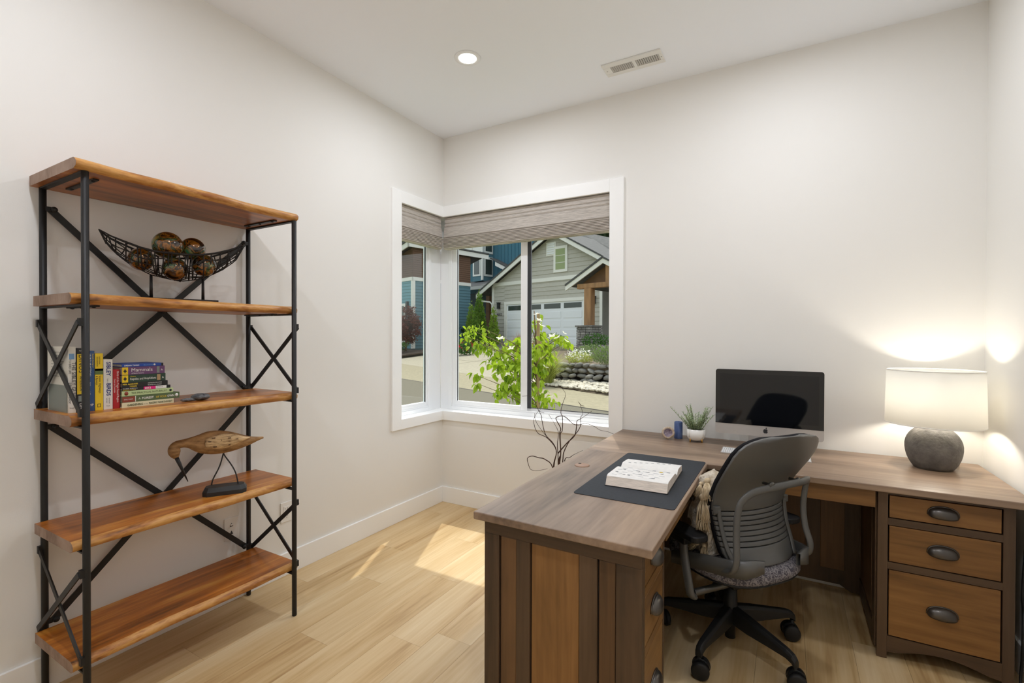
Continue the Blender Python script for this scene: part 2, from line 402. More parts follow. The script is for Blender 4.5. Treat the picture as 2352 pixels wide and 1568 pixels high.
for a, b_ in (((vx0, vy0), (vx1, gy0)), ((vx0, gy1), (vx1, vy1)), ((vx0, gy0), (1.568, gy1)), ((1.702, gy0), (1.722, gy1)), ((1.86, gy0), (vx1, gy1))):
    fr_.box((a[0], a[1], H-.008), (b_[0], b_[1], H))
fr_.build('face_plate', 'vent_white', v_, bevel=.0015)
MB().box((1.568, gy0, H-.0015), (1.86, gy1, H-.0003)).build('duct_opening', 'dark_gap', v_)
for x0_, x1_ in ((1.568, 1.702), (1.722, 1.86)):
    n = 11
    for k in range(n):
        xx = x0_+(k+.5)*(x1_-x0_)/n
        MB().obox((xx, (gy0+gy1)/2, H-.004), (.0040, 0, .0026), (0, (gy1-gy0)/2, 0), (.0006, 0, -.001)).build('slat', 'vent_grey', v_)
for sx_ in (1.54, 1.872): MB().lathe([(0, -.0105), (.003, -.0095), (.004, -.008), (.004, -.007), (0, -.007)], (sx_ if sx_ < 1.6 else 1.869, -.322, H), 10).build('screw', 'vent_grey', v_)
# ================================================================ wall outlets
mat('plate_white', (238, 236, 231), .35)
def outlet(y, z, label, data):
    t_ = thing('wall_outlet', label, 'outlet', (0, y, z-.057), group='white outlets low on the bookcase wall')
    MB().box((0, y-.036, z-.058), (.005, y+.036, z+.058)).build('cover_plate', 'plate_white', t_, bevel=.002)
    if not data:
        MB().box((.005, y-.017, z-.034), (.0075, y+.017, z+.034)).build('receptacle', 'plate_white', t_, bevel=.001)
    for k, dz in enumerate((.02, -.02)):
        if data:
            MB().prism([(.0052, y-.0085, z+dz-.009), (.0052, y+.0085, z+dz-.009), (.0052, y, z+dz+.010)], (.0012, 0, 0)).build('jack', 'gasket', t_)
            if k == 0: MB().lathe([(0, 0), (.005, 0), (.005, .005), (0, .005)], (.006, y-.002, z+dz), 10, axis='x').build('plug', 'plate_white', t_)
        else:
            q = MB(); q.box((.0074, y-.009, z+dz-.004), (.0079, y-.007, z+dz+.005)).box((.0074, y+.006, z+dz-.004), (.0079, y+.008, z+dz+.005)).box((.0074, y-.002, z+dz-.011), (.0079, y+.002, z+dz-.008))
            q.build('slots', 'gasket', t_)
outlet(-1.782, .378, 'white data outlet with two jacks below the lowest crossbars', True)
outlet(-1.464, .366, 'white duplex power outlet right of the bookcase crossbars', False)
# ================================================================ bookcase
wood('acacia', [(80, 42, 12), (144, 80, 22), (180, 106, 34), (208, 150, 66)], 'y', 4.2, 20, .36, rnd=.05, long=.13, spec=.4, coat=.12)
wood('acacia_edge', [(96, 58, 26), (170, 110, 52), (206, 152, 84), (156, 94, 42)], 'y', 7, 30, .42, rnd=.05, long=.3)
wood('end_grain', [(128, 104, 88), (158, 132, 116), (172, 148, 132)], 'z', 4, 40, .7, long=.8)
BC = thing('bookcase', 'five-tier bookcase of live-edge wood shelves on black metal posts', 'bookcase', (.22, -2.112, 0))
YL, YRr = -2.551, -1.676
rs = random.Random(3)
def shelf(z1, x1, ya, yb, ph, amp, n=36, th=.038, x0=.045):
    z0 = z1-th; top = []; P = []
    for i in range(n+1):
        u_ = i/n; y = ya+(yb-ya)*u_
        xf = x1+amp*(.5*math.sin(5.1*u_+ph)+.35*math.sin(11.3*u_+2.1*ph)+.15*math.sin(23*u_+ph))
        bul = .010+.004*math.sin(7*u_+ph*1.7)
        P.append([(x0, y, z0), (x0, y, z1), (xf-.022, y, z1), (xf-.006-bul*.3, y, z1-.006), (xf, y, z1-.016), (xf-.003, y, z0+.008), (xf-.013-bul*.6, y, z0), (x0, y, z0)])
    b1 = MB(); b1.grid([[r[7], r[1], r[2]] for r in P], smooth=False, flip=True); b1.grid([[r[6], r[0]] for r in P], smooth=False, flip=True)
    for e, fl_ in ((P[0], False), (P[-1], True)):
        k = len(b1.v); b1.v += [Vector(p) for p in e[:7]]; b1.f.append(list(range(k, k+7)) if not fl_ else list(range(k+6, k-1, -1))); b1.sm.append(False)
    s = b1.build('shelf', 'acacia', BC)
    e_ = MB(); e_.grid([r[2:7] for r in P], smooth=True, flip=True); e_.build('live_edge', 'acacia_edge', s)
    q = MB(); q.prism([Vector(p)+Vector((0, -.0006, 0)) for p in P[0][:7]], (0, .0004, 0)); q.build('end_grain', 'end_grain', s)
    q = MB(); q.prism([Vector(p)+Vector((0, .0006, 0)) for p in P[-1][:7]], (0, -.0004, 0)); q.build('end_grain', 'end_grain', s)
    return s
SZ = [1.993, 1.534, 1.106, .670, .251]
shelf(SZ[0], .424, YL, -1.69, 1.0, .016, x0=.012)
shelf(SZ[1], .393, YL, YRr, 2.2, .007)
shelf(SZ[2], .393, YL, YRr, 4.1, .007)
shelf(SZ[3], .393, YL, YRr, .4, .007)
shelf(SZ[4], .393, YL, YRr, 3.2, .008)
PX = (.030, .411); PY = (-2.519, -1.705); PT = SZ[0]-.038
for y in PY:
    for x in PX:
        MB().lathe([(.009, 0), (.0112, .003), (.0112, PT-.001), (0, PT-.001)], (x, y, 0), 14).build('post', 'black_metal', BC)
    for k, z in enumerate(SZ):
        zz = z-.0385
        MB().box((PX[0], y-.010, zz-.006), (PX[1], y+.010, zz)).build('cross_bar', 'black_metal', BC)
        yy = y+(.055 if y < -2 else -.055)
        q = MB(); q.box((.10, yy-.009, zz-.005), (.345, yy+.009, zz))
        for xx in (.13, .22, .32): q.lathe([(0, -.009), (.006, -.008), (.007, -.005)], (xx, yy, zz), 8)
        if k < 2: q.build('shelf_bracket', 'black_metal', BC)
for za, zb in ((1.876, 1.115), (1.03, .272)):
    for (ya, yb), dx in (((-2.497, -1.727), .0), ((-1.727, -2.497), .007)):
        a = Vector((.030+dx, ya, za)); b = Vector((.030+dx, yb, zb)); d = (b-a).normalized()
        MB().bar(a, b, Vector((.0028, 0, 0)), Vector((1, 0, 0)).cross(d)*.0125).build('back_brace', 'black_metal', BC)
    for y, s in ((PY[0], 1), (PY[1], -1)):
        for z in (za, zb):
            q = MB(); q.box((.024, y, z-.009), (.040, y+s*.034, z+.009)).lathe([(.0, 0), (.011, 0), (.011, .006), (.006, .008), (.006, .013), (0, .013)], (.040, y+s*.030, z), 12, axis='x')
            q.build('brace_clevis', 'black_metal', BC, bevel=.002)
    MB().lathe([(.0, 0), (.009, 0), (.009, .006), (0, .007)], (.040, -2.112, (za+zb)/2), 12, axis='x').build('brace_bolt', 'black_metal', BC)
for za, zb in ((1.432, 1.118), (.560, .256)):
    for y, s in ((PY[0], -1), (PY[1], 1)):
        for (xa, xb), dy in (((PX[0], PX[1]), .016), ((PX[1], PX[0]), .021)):
            a = Vector((xa, y+s*dy, za)); b = Vector((xb, y+s*dy, zb)); d = (b-a).normalized()
            MB().bar(a, b, Vector((0, .0024, 0)), Vector((0, 1, 0)).cross(d)*.0105).build('side_brace', 'black_metal', BC)
        for x in PX:
            for z in (za, zb): MB().box((x-.008, y+(s*.0 if s > 0 else -.02), z-.014), (x+.008, y+(.02 if s > 0 else 0), z+.014)).build('brace_tab', 'black_metal', BC)
# ================================================================ books
for n_, c_ in dict(white_cover=(226, 222, 212), black_cover=(26, 25, 26), yellow_cover=(232, 196, 30), blue_cover=(38, 74, 124), red_cover=(178, 28, 34), purple_cover=(104, 64, 108),
                   green_cover=(38, 62, 48), blue2_cover=(28, 70, 160), lime_cover=(186, 204, 148), olive_cover=(82, 100, 62), cream_cover=(222, 216, 180), rust=(140, 62, 44), pink=(222, 24, 124),
                   ink=(30, 30, 34), ink_grey=(120, 118, 112), ink_white=(238, 236, 230), ink_yellow=(240, 208, 60), ink_blue=(34, 48, 118), ink_green=(62, 78, 40), photo_grey=(126, 134, 128), photo_green=(92, 112, 60), photo_tan=(170, 140, 100), sky_blue=(120, 160, 200)).items():
    mat(n_, c_, .45 if 'ink' not in n_ else .6)
mat('page_edge', (226, 218, 200), .9, var=.08, scale=300, stretch=(1, 1, .05))
SX = .292
def upright(y0, y1, ztop, cover, label, depth=.165, name='book'):
    z0 = SZ[2]; t_ = thing(name, label, 'book', (SX-depth/2, (y0+y1)/2, z0), group='books on the middle shelf')
    y0 += .0006; y1 -= .0006; c = MB(); e = .0022
    c.box((SX-e, y0, z0), (SX, y1, ztop)).box((SX-depth, y0, z0), (SX-e, y0+e, ztop)).box((SX-depth, y1-e, z0), (SX-e, y1, ztop))
    c.build('cover', cover, t_, bevel=.0008)
    MB().box((SX-depth+.003, y0+e, z0+.002), (SX-e, y1-e, ztop-.003)).build('pages', 'page_edge', t_)
    return t_
def patch(t_, y0, y1, z0, z1, m_, name='printed_panel', dx=.0003):
    MB().box((SX-.0003, y0, z0), (SX+dx, y1, z1)).build(name, m_, t_)
def down(t_, s, y, z, size, m_, maxw=None, bold=0, dx=.0006): text(t_, 'lettering', s, (SX+dx, y, z), (0, 0, -1), (0, 1, 0), size, m_, .0002, maxw, bold=bold)
b1 = upright(-2.529, -2.5065, 1.345, 'white_cover', 'thick white bird-life guide standing at the left end of the row', .19)
down(b1, 'THE SIBLEY GUIDE', -2.5185, 1.290, .017, 'ink', .16); down(b1, 'TO BIRD LIFE', -2.5265, 1.30, .009, 'ink', .06); down(b1, 'Life & Behavior', -2.5275, 1.215, .013, 'ink', .075)
patch(b1, -2.526, -2.511, 1.300, 1.320, 'sky_blue', 'bird_picture'); text(b1, 'lettering', 'Knopf', (SX+.0006, -2.518, 1.122), (0, 1, 0), (0, 0, 1), .007, 'ink', .0002, .012, 'CENTER')
q = MB().box((.115, -2.5296, 1.108), (.285, -2.5289, 1.205)); q.build('cover_photo', 'photo_grey', b1)
for k in range(9): MB().box((.14, -2.5296, 1.325-.011*k), (.255-.02*(k % 3), -2.5289, 1.3235-.011*k)).build('cover_text_line', 'ink_grey', b1)
b2 = upright(-2.5065, -2.474, 1.339, 'black_cover', 'tall black and yellow dinosaur book in the upright row', .17)
patch(b2, -2.5035, -2.4765, 1.172, 1.318, 'yellow_cover'); down(b2, 'DINOS', -2.4985, 1.315, .022, 'ink', .072, dx=.001); down(b2, 'AMERICA', -2.496, 1.238, .013, 'ink', .055, dx=.001)
text(b2, 'lettering', 'NATL', (SX+.0006, -2.49, 1.328), (0, 1, 0), (0, 0, 1), .006, 'ink_white', .0002, .02, 'CENTER')
patch(b2, -2.5, -2.482, 1.145, 1.166, 'photo_grey', 'cover_picture'); down(b2, 'LIFE', -2.497, 1.138, .013, 'ink_white', .025)
b3 = upright(-2.474, -2.452, 1.329, 'blue_cover', 'slim blue WASHINGTON guide beside the yellow spine', .15)
down(b3, 'WASHINGTON', -2.4715, 1.318, .012, 'ink_white', .088); down(b3, 'Roadside Geology of', -2.4595, 1.318, .006, 'ink_yellow', .075); down(b3, 'Miller and Cowan', -2.471, 1.212, .009, 'ink_white', .07)
text(b3, 'lettering', 'MP', (SX+.0006, -2.463, 1.125), (0, 1, 0), (0, 0, 1), .012, 'ink_white', .0002, .014, 'CENTER')
b4 = upright(-2.452, -2.4265, 1.319, 'yellow_cover', 'bright yellow scenic highways guide in the upright row', .15)
patch(b4, -2.4515, -2.427, 1.240, 1.262, 'photo_green', 'spine_photo'); patch(b4, -2.4515, -2.427, 1.254, 1.262, 'sky_blue', 'spine_sky')
down(b4, 'NATIONAL', -2.440, 1.307, .006, 'ink', .038); down(b4, 'GEOGRAPHIC', -2.447, 1.307, .006, 'ink', .038)
down(b4, 'Scenic Highways', -2.440, 1.236, .010, 'ink', .08); down(b4, '& Byways', -2.449, 1.236, .009, 'ink', .045)
q = MB()
for a, b_ in (((-2.4445, 1.118), (-2.4345, 1.1195)), ((-2.4445, 1.1295), (-2.4345, 1.131)), ((-2.4445, 1.118), (-2.443, 1.131)), ((-2.436, 1.118), (-2.4345, 1.131))): q.box((SX-.0002, a[0], a[1]), (SX+.0004, b_[0], b_[1]))
q.build('frame_logo', 'ink', b4)
b5 = upright(-2.4265, -2.397, 1.296, 'white_cover', 'white bird guide with big blue SIBLEY BIRDS lettering', .15)
down(b5, 'SIBLEY', -2.4165, 1.286, .0185, 'ink_blue', .060, bold=.02); down(b5, 'Guide to', -2.4155, 1.223, .007, 'ink_grey', .015); down(b5, 'BIRDS', -2.4165, 1.205, .0185, 'ink_blue', .052, bold=.02)
down(b5, 'WRITTEN AND ILLUSTRATED', -2.410, 1.150, .005, 'ink', .022); down(b5, 'DAVID SIBLEY', -2.418, 1.150, .005, 'ink', .02)
text(b5, 'lettering', 'Knopf', (SX+.0006, -2.4117, 1.118), (0, 1, 0), (0, 0, 1), .006, 'ink', .0002, .010, 'CENTER')
b6 = upright(-2.397, -2.3745, 1.256, 'red_cover', 'short red Puget Sound bird book against the stack', .13)
down(b6, 'Birds of the Puget Sound Region', -2.3845, 1.248, .0095, 'ink_white', .118); down(b6, 'Coast to Cascades', -2.3935, 1.220, .007, 'ink_white', .07)
def flat(z0, z1, yend, cover, label, depth=.14):
    t_ = thing('book', label, 'book', (.302-depth/2, (-2.372+yend)/2, z0), group='books on the middle shelf')
    c = MB(); e = .0018; x = .302; ya = -2.3725; z1 -= .0004
    c.box((x-e, ya, z0), (x, yend, z1)).box((x-depth, ya, z0), (x-e, yend, z0+e)).box((x-depth, ya, z1-e), (x-e, yend, z1)); c.build('cover', cover, t_, bevel=.0006)
    MB().box((x-depth+.003, ya+.003, z0+e), (x-e, yend-.003, z1-e)).build('pages', 'page_edge', t_)
    return t_
def fpatch(t_, y0, y1, z0, z1, m_, name='printed_panel'): MB().box((.3018, y0, z0), (.3024, y1, z1)).build(name, m_, t_)
def ft(t_, s, y, z, size, m_, maxw=None, bold=0): text(t_, 'lettering', s, (.3028, y, z), (0, 1, 0), (0, 0, 1), size, m_, .0002, maxw, bold=bold)
ST = [1.1062, 1.1262, 1.151, 1.171, 1.1835, 1.203, 1.233, 1.264, 1.276]
s1 = flat(ST[0], ST[1], -2.192, 'cream_cover', 'cream gardening book at the bottom of the flat stack'); ft(s1, 'GARDENING', -2.355, 1.112, .0105, 'ink_green', .052, .02); ft(s1, 'in the', -2.300, 1.113, .006, 'ink_grey', .015); ft(s1, 'PACIFIC NORTHWEST', -2.282, 1.112, .0105, 'ink_green', .085, .02)
s2 = flat(ST[1], ST[2], -2.170, 'olive_cover', 'olive green forest book, second from the bottom of the stack'); fpatch(s2, -2.371, -2.330, 1.1275, 1.1485, 'rust'); fpatch(s2, -2.3285, -2.3265, 1.127, 1.149, 'ink_white')
ft(s2, 'A', -2.318, 1.134, .011, 'ink_white', .01); ft(s2, 'FOREST', -2.306, 1.134, .012, 'ink_white', .045, .02); ft(s2, 'OF YOUR', -2.257, 1.134, .011, 'ink_yellow', .038); ft(s2, 'OWN', -2.216, 1.134, .012, 'ink_white', .025, .02)
MB().lathe([(0, 0), (.0055, 0), (.0055, .0006), (0, .0006)], (.3019, -2.181, 1.139), 14, sy=1.3, axis='x').build('leaf_emblem', 'ink_white', s2); ft(s2, 'SMALL FOREST', -2.366, 1.136, .006, 'ink_white', .03)
s3 = flat(ST[2], ST[3], -2.194, 'lime_cover', 'pale green naturalist book in the middle of the stack'); ft(s3, 'THE PRACTICAL NATURALIST', -2.342, 1.1575, .0105, 'ink_green', .125)
MB().lathe([(0, 0), (.0065, 0), (.0065, .0006), (0, .0006)], (.3019, -2.358, 1.161), 14, sy=1.2, axis='x').build('flower_emblem', 'rust', s3); MB().lathe([(.003, 0), (.0048, 0), (.0048, .0006), (.003, .0006)], (.3019, -2.204, 1.161), 14, axis='x').build('ring_emblem', 'ink', s3)
s4 = flat(ST[3], ST[4], -2.204, 'black_cover', 'thin black and pink book marked 2012 in the stack'); fpatch(s4, -2.300, -2.258, 1.1716, 1.1828, 'pink'); fpatch(s4, -2.258, -2.219, 1.1716, 1.1828, 'ink_white')
ft(s4, 'THE BEST AMERICAN', -2.370, 1.178, .0052, 'ink_white', .066); ft(s4, 'SCIENCE WRITING', -2.370, 1.1725, .0052, 'ink_yellow', .066); ft(s4, '2012', -2.296, 1.1738, .0105, 'ink_white', .034, .02); ft(s4, 'EDITED BY', -2.255, 1.176, .005, 'ink', .033)
s5 = flat(ST[4], ST[5], -2.214, 'black_cover', 'thick black book with yellow author name in the stack'); ft(s5, 'NEIL deGRASSE', -2.370, 1.1945, .0075, 'ink_yellow', .075, .02); ft(s5, 'TYSON', -2.348, 1.1855, .0075, 'ink_yellow', .036, .02); ft(s5, 'ASTROPHYSICS FOR', -2.286, 1.195, .0055, 'ink_white', .06); ft(s5, 'PEOPLE IN A HURRY', -2.286, 1.187, .0055, 'ink_white', .06)
s6 = flat(ST[5], ST[6], -2.222, 'green_cover', 'dark green reptile field guide with yellow end in the stack'); fpatch(s6, -2.3715, -2.352, 1.204, 1.232, 'yellow_cover'); ft(s6, 'Reptiles and Amphibians', -2.345, 1.2125, .0125, 'ink_white', .088); ft(s6, 'Western', -2.345, 1.2245, .0065, 'ink_yellow', .018); fpatch(s6, -2.253, -2.241, 1.206, 1.230, 'photo_tan', 'spine_photo'); ft(s6, 'A', -2.236, 1.213, .011, 'ink_white', .008)
s7 = flat(ST[6], ST[7], -2.225, 'purple_cover', 'purple Mammals field guide with yellow end in the stack'); fpatch(s7, -2.3715, -2.352, 1.234, 1.2625, 'yellow_cover'); ft(s7, 'Mammals', -2.341, 1.245, .0195, 'ink_white', .072); ft(s7, 'of North America', -2.341, 1.2365, .0068, 'ink_white', .042); fpatch(s7, -2.254, -2.244, 1.236, 1.262, 'photo_grey', 'spine_photo'); ft(s7, 'A', -2.240, 1.244, .011, 'ink_white', .008)
for t_, zc in ((s6, 1.218), (s7, 1.248)): MB().prism([(.3022, -2.362+.006*math.cos(a_)*(.45 if k % 2 else 1), zc+.010*math.sin(a_)*(.6 if k % 2 else 1)) for k, a_ in enumerate([i*math.pi/4 for i in range(8)])], (.0006, 0, 0)).build('bird_emblem', 'ink', t_)
s8 = flat(ST[7], ST[8], -2.230, 'blue2_cover', 'thin bright blue trail guide on top of the stack'); ft(s8, 'URBAN TRAILS', -2.365, 1.2672, .0075, 'ink_white', .062, .02); ft(s8, 'BELLINGHAM', -2.300, 1.2675, .0062, 'sky_blue', .034); fpatch(s8, -2.238, -2.2305, 1.2645, 1.2755, 'black_cover'); MB().lathe([(0, 0), (.0036, 0), (.0036, .0006), (0, .0006)], (.3019, -2.262, 1.270), 12, axis='x').build('round_emblem', 'ink_white', s8)
# grey stone beside the stack
mat('grey_stone', (122, 122, 122), .5, c2=(44, 46, 50), scale=70, bump=.6, bscale=90)
rg = random.Random(5); q = MB(); q.ball((.305, -2.088, SZ[2]+.015), (.032, .038, .015), 18, 10, .05, rg); q.ball((.305, -2.136, SZ[2]+.0075), (.018, .032, .0075), 14, 8, .06, rg)
single('decorative_stone', q, 'grey_stone', 'rough silvery grey stone lying right of the book stack', 'stone')
# ================================================================ wire bowl with glass balls
mat('wire_black', (38, 34, 32), .55, .4)
BO = Vector((.225, -2.13, 0)); BD = Vector((.35, .94, 0)).normalized(); BN = Vector((BD.y, -BD.x, 0))
def bw(a, z, n=0): return BO+BD*a+BN*n+Vector((0, 0, z))
bowl = thing('wire_bowl', 'black woven wire bowl shaped like a boat on a two-post stand', 'bowl', (BO.x, BO.y, SZ[1]))
z0 = SZ[1]
q = MB(); c = bw(-.012, z0+.006); q.obox(c, BD*.152, BN*.035, Vector((0, 0, .006))); q.build('base_plate', 'wire_black', bowl, bevel=.001)
def interp(tab, a):
    for (x0, y0), (x1, y1) in zip(tab, tab[1:]):
        if a <= x1: return y0+(y1-y0)*(a-x0)/(x1-x0)
    return tab[-1][1]
RIM = [(-.268, 1.811), (-.234, 1.786), (-.188, 1.765), (-.139, 1.746), (-.09, 1.735), (.0, 1.732), (.069, 1.738), (.126, 1.752), (.185, 1.776), (.254, 1.816)]
BOT = [(-.268, 1.811), (-.246, 1.756), (-.211, 1.716), (-.169, 1.678), (-.103, 1.644), (.0, 1.622), (.083, 1.641), (.155, 1.683), (.215, 1.736), (.254, 1.816)]
def bsurf(a, ph):
    u_ = max(-1, min(1, (a+.007)/.261)); wd = .068*(max(0, 1-u_*u_))**.6
    zr, zb = interp(RIM, a), interp(BOT, a)
    return bw(a, zr-(zr-zb)*math.sin(ph)**.9 if 0 < ph < math.pi else zr, wd*math.cos(ph))
AS = [-.268+.522*i/28 for i in range(29)]
for ph in (0, math.pi): MB().tube([bsurf(a, ph) for a in AS], [.0022+.0024*min(1, 3*(1-abs((a+.007)/.262))) for a in AS], 6).build('rim_wire', 'wire_black', bowl)
rg = random.Random(11); q = MB()
for ph in (.35, .75, 1.15, 1.57, 2.0, 2.4, 2.8): q.tube([bsurf(a, ph+.12*math.sin(a*40+ph*3)) for a in AS], .0022, 5)
for k in range(30):
    a = -.245+.475*k/29+rg.uniform(-.006, .006); sk = rg.uniform(-.03, .03)
    pa, pb = rg.choice([(0, 3.14), (0, 1.6), (0, 1.2), (1.4, 3.14), (0, 3.14)])
    q.tube([bsurf(max(-.262, min(.25, a+sk*(i/8-.5))), pa+(pb-pa)*i/8) for i in range(9)], .0026, 5)
q.build('wire_weave', 'wire_black', bowl)
for a, zt in ((-.101, 1.642), (.085, 1.642)):
    MB().tube([bw(a, z0+.011), bw(a, zt)], [.0062, .0052], 10).build('support_post', 'wire_black', bowl)
# iridescent balls
m, t, b = base_mat('iridescent_glass'); N, L = t.nodes, t.links
b.inputs['Roughness'].default_value = .12; b.inputs['Metallic'].default_value = .25; b.inputs['Coat Weight'].default_value = 1; b.inputs['Coat Roughness'].default_value = .03
tc = N.new('ShaderNodeTexCoord'); oi = N.new('ShaderNodeObjectInfo'); ad = N.new('ShaderNodeVectorMath'); ad.operation = 'ADD'
sc_ = N.new('ShaderNodeVectorMath'); sc_.operation = 'SCALE'; sc_.inputs['Scale'].default_value = 9; cb = N.new('ShaderNodeCombineXYZ')
for k in range(3): L.new(oi.outputs['Random'], cb.inputs[k])
L.new(cb.outputs[0], sc_.inputs[0]); L.new(tc.outputs['Object'], ad.inputs[0]); L.new(sc_.outputs[0], ad.inputs[1])
no = N.new('ShaderNodeTexNoise'); no.inputs['Scale'].default_value = 13; no.inputs['Detail'].default_value = 4; no.inputs['Distortion'].default_value = 1.6; L.new(ad.outputs[0], no.inputs['Vector'])
cr = N.new('ShaderNodeValToRGB'); e = cr.color_ramp.elements; e[0].position = .34; e[0].color = lin((28, 18, 10)); e[1].position = .72; e[1].color = lin((70, 140, 100))
for p_, c_ in ((.44, (52, 32, 12)), (.50, (150, 96, 28)), (.54, (60, 40, 16)), (.60, (44, 84, 50)), (.66, (150, 118, 56))):
    x_ = e.new(p_); x_.color = lin(c_)
L.new(no.outputs['Fac'], cr.inputs[0]); L.new(cr.outputs[0], b.inputs['Base Color'])
for a, z, n_, r, lb in ((-.044, 1.773, .006, .058, 'large green-gold glass ball on top of the wire bowl'), (.052, 1.776, -.048, .051, 'amber glass ball at the back of the pile in the wire bowl'),
                        (-.134, 1.706, -.004, .047, 'brown-gold glass ball at the left end of the wire bowl'), (-.020, 1.674, .020, .048, 'copper glass ball lowest in the wire bowl'), (.088, 1.700, .010, .048, 'green-brown glass ball at the right end of the wire bowl')):
    c = bw(a, z, n_); q = MB().ball(c, r, 28, 18); single('glass_ball', q, 'iridescent_glass', lb, 'ball', loc=(c.x, c.y, c.z), group='glass balls in the wire bowl')
# ================================================================ carved shorebird
mat('driftwood', (176, 136, 88), .6, c2=(104, 70, 36), scale=22, stretch=(1, 1, 3), bump=.35, bscale=60, ramp=(.25, .65))
mat('driftwood_pale', (216, 184, 138), .7, c2=(120, 84, 48), scale=30, stretch=(1, 1, 4), bump=.5, bscale=50, ramp=(.25, .55))
mat('carved_mark', (70, 42, 22), .8); mat('black_paint', (34, 34, 35), .45)
SO = Vector((.30, -1.98, 0)); SD = Vector((.55, .835, 0)).normalized(); SN = Vector((SD.y, -SD.x, 0))
def bd(a, z, n=0): return SO+SD*a+SN*n+Vector((0, 0, z))
bird = thing('carved_bird', 'carved wooden shorebird with long black bill on wire legs and black base', 'figurine', (SO.x, SO.y, SZ[3]))
pts = [(.156, .909, .004), (.13, .905, .010), (.095, .900, .021), (.05, .900, .037), (.01, .902, .048), (-.03, .904, .053), (-.06, .905, .052), (-.09, .905, .045), (-.115, .908, .034), (-.135, .911, .024), (-.155, .911, .0185), (-.172, .909, .018), (-.186, .901, .021), (-.192, .888, .0235), (-.191, .872, .0225), (-.187, .858, .016), (-.183, .848, .008)]
sp = smooth_path([(a, z, r) for a, z, r in pts], 3)
MB().tube([bd(p.x, p.y) for p in sp], [(p.z*.72, p.z) for p in sp], 18, flat=SN).build('body', 'driftwood', bird)
wv = []
for i in range(13):
    u_ = i/12; a = -.072+.172*u_; hh = .034*math.sin(math.pi*min(1, u_*1.0+.12*(1-u_)))**.7*(1-u_**3*.75); zc = .908+.008*u_
    ww = interp([(p.x, p.z*.72) for p in sorted(sp, key=lambda q: q.x)], a)
    wv.append([bd(a, zc+hh*math.cos(k*math.pi/8), ww*(.60+.46*math.sin(k*math.pi/8))+.003) for k in range(9)])
MB().grid(wv, flip=True).build('wing', 'driftwood_pale', bird, solid=.004)
MB().tube([r_[0] for r_ in wv]+[p_ for p_ in wv[-1]]+[r_[-1] for r_ in wv[::-1]]+wv[0][::-1], .0016, 5).build('wing_groove', 'carved_mark', bird)
q = MB()
for a, z, l in ((-.04, .932, .012), (-.055, .917, .012), (-.035, .892, .014), (.02, .926, .012), (.02, .895, .008), (-.01, .92, .004), (.05, .918, .009)):
    ww = interp([(p.x, p.z*.72) for p in sorted(sp, key=lambda q_: q_.x)], a)
    q.obox(bd(a, z, ww*1.06+.003), SD*l*.5, SN*.0022, Vector((0, 0, .0015)))
q.build('carved_marks', 'carved_mark', bird)
MB().tube([bd(-.184, .851), bd(-.172, .82), bd(-.142, .740)], [.0085, .0072, .0016], 10).build('bill', 'black_paint', bird)
for P_ in ([(-.006, .855), (-.008, .845), (-.022, .793), (-.047, .738), (-.053, .712)], [(-.004, .855), (-.003, .843), (.026, .793), (.043, .752), (.052, .703)]):
    MB().tube([bd(a, z) for a, z in smooth_path([(a, z, 0) for a, z in P_], 5) for a, z in [(a, z)]] if False else [bd(p.x, p.y) for p in smooth_path([(a, z, 0) for a, z in P_], 5)], .0030, 8).build('leg', 'black_paint', bird)
z0 = SZ[3]; q = MB()
def octo(hl, hw, ch, z): return [bd(a, z, n) for a, n in ((-hl+ch, -hw), (hl-ch, -hw), (hl, -hw+ch), (hl, hw-ch), (hl-ch, hw), (-hl+ch, hw), (-hl, hw-ch), (-hl, -hw+ch))]
P_ = [octo(.086, .040, .018, z0), octo(.086, .040, .018, z0+.018), octo(.076, .030, .014, z0+.036)]
for ring in P_: ring.append(ring[0])
q.grid(P_, smooth=False, flip=True)
for ring, rev in ((P_[0][:8], True), (P_[2][:8], False)):
    k = len(q.v); q.v += [Vector(p) for p in ring]; q.f.append(list(range(k, k+8))[::-1 if rev else 1]); q.sm.append(False)
q.build('base_block', 'black_paint', bird, weld=True)
# ================================================================ L-shaped desk
TOPC = [(96, 77, 62), (129, 107, 88), (152, 128, 107), (171, 145, 120)]
wood('desk_top_y', TOPC, 'y', 2.2, 18, .38, long=.14, spec=.5); wood('desk_top_x', TOPC, 'x', 2.2, 18, .38, long=.14, spec=.5)
wood('desk_dark_z', [(62, 48, 36), (86, 66, 48), (104, 81, 60)], 'z', 3, 24, .45, long=.12); wood('desk_dark_x', [(62, 48, 36), (86, 66, 48), (102, 79, 58)], 'x', 3, 24, .45, long=.12)
wood('desk_panel_z', [(104, 74, 40), (146, 105, 60), (172, 127, 76)], 'z', 2.4, 24, .42, long=.12, rnd=.08); wood('desk_mid_z', [(76, 55, 36), (106, 77, 50), (126, 92, 59)], 'z', 2.4, 24, .42, long=.12, rnd=.08)
wood('desk_drawer_x', [(92, 63, 33), (136, 96, 52), (162, 117, 66)], 'x', 3, 22, .42, long=.12, rnd=.05); wood('desk_drawer_y', [(88, 62, 36), (126, 92, 54), (150, 112, 66)], 'y', 3, 22, .36, long=.12, rnd=.05)
mat('pull_bronze', (96, 92, 88), .3, .8)
DT, DU = .7615, .7335
desk = thing('corner_desk', 'brown stained L-shaped wooden desk with drawer pedestals at both ends', 'desk', (2.4, -.6, 0))
MB().box((1.555, -1.812, DU), (2.188, -.6925, DT)).build('worktop', 'desk_top_y', desk, bevel=.004, bseg=3)
MB().prism([(1.555, -.6915, DU), (3.352, -.6915, DU), (3.352, -.019, DU), (1.555, -.019, DU)], (0, 0, DT-DU)).build('worktop', 'desk_top_x', desk, bevel=.004, bseg=3)
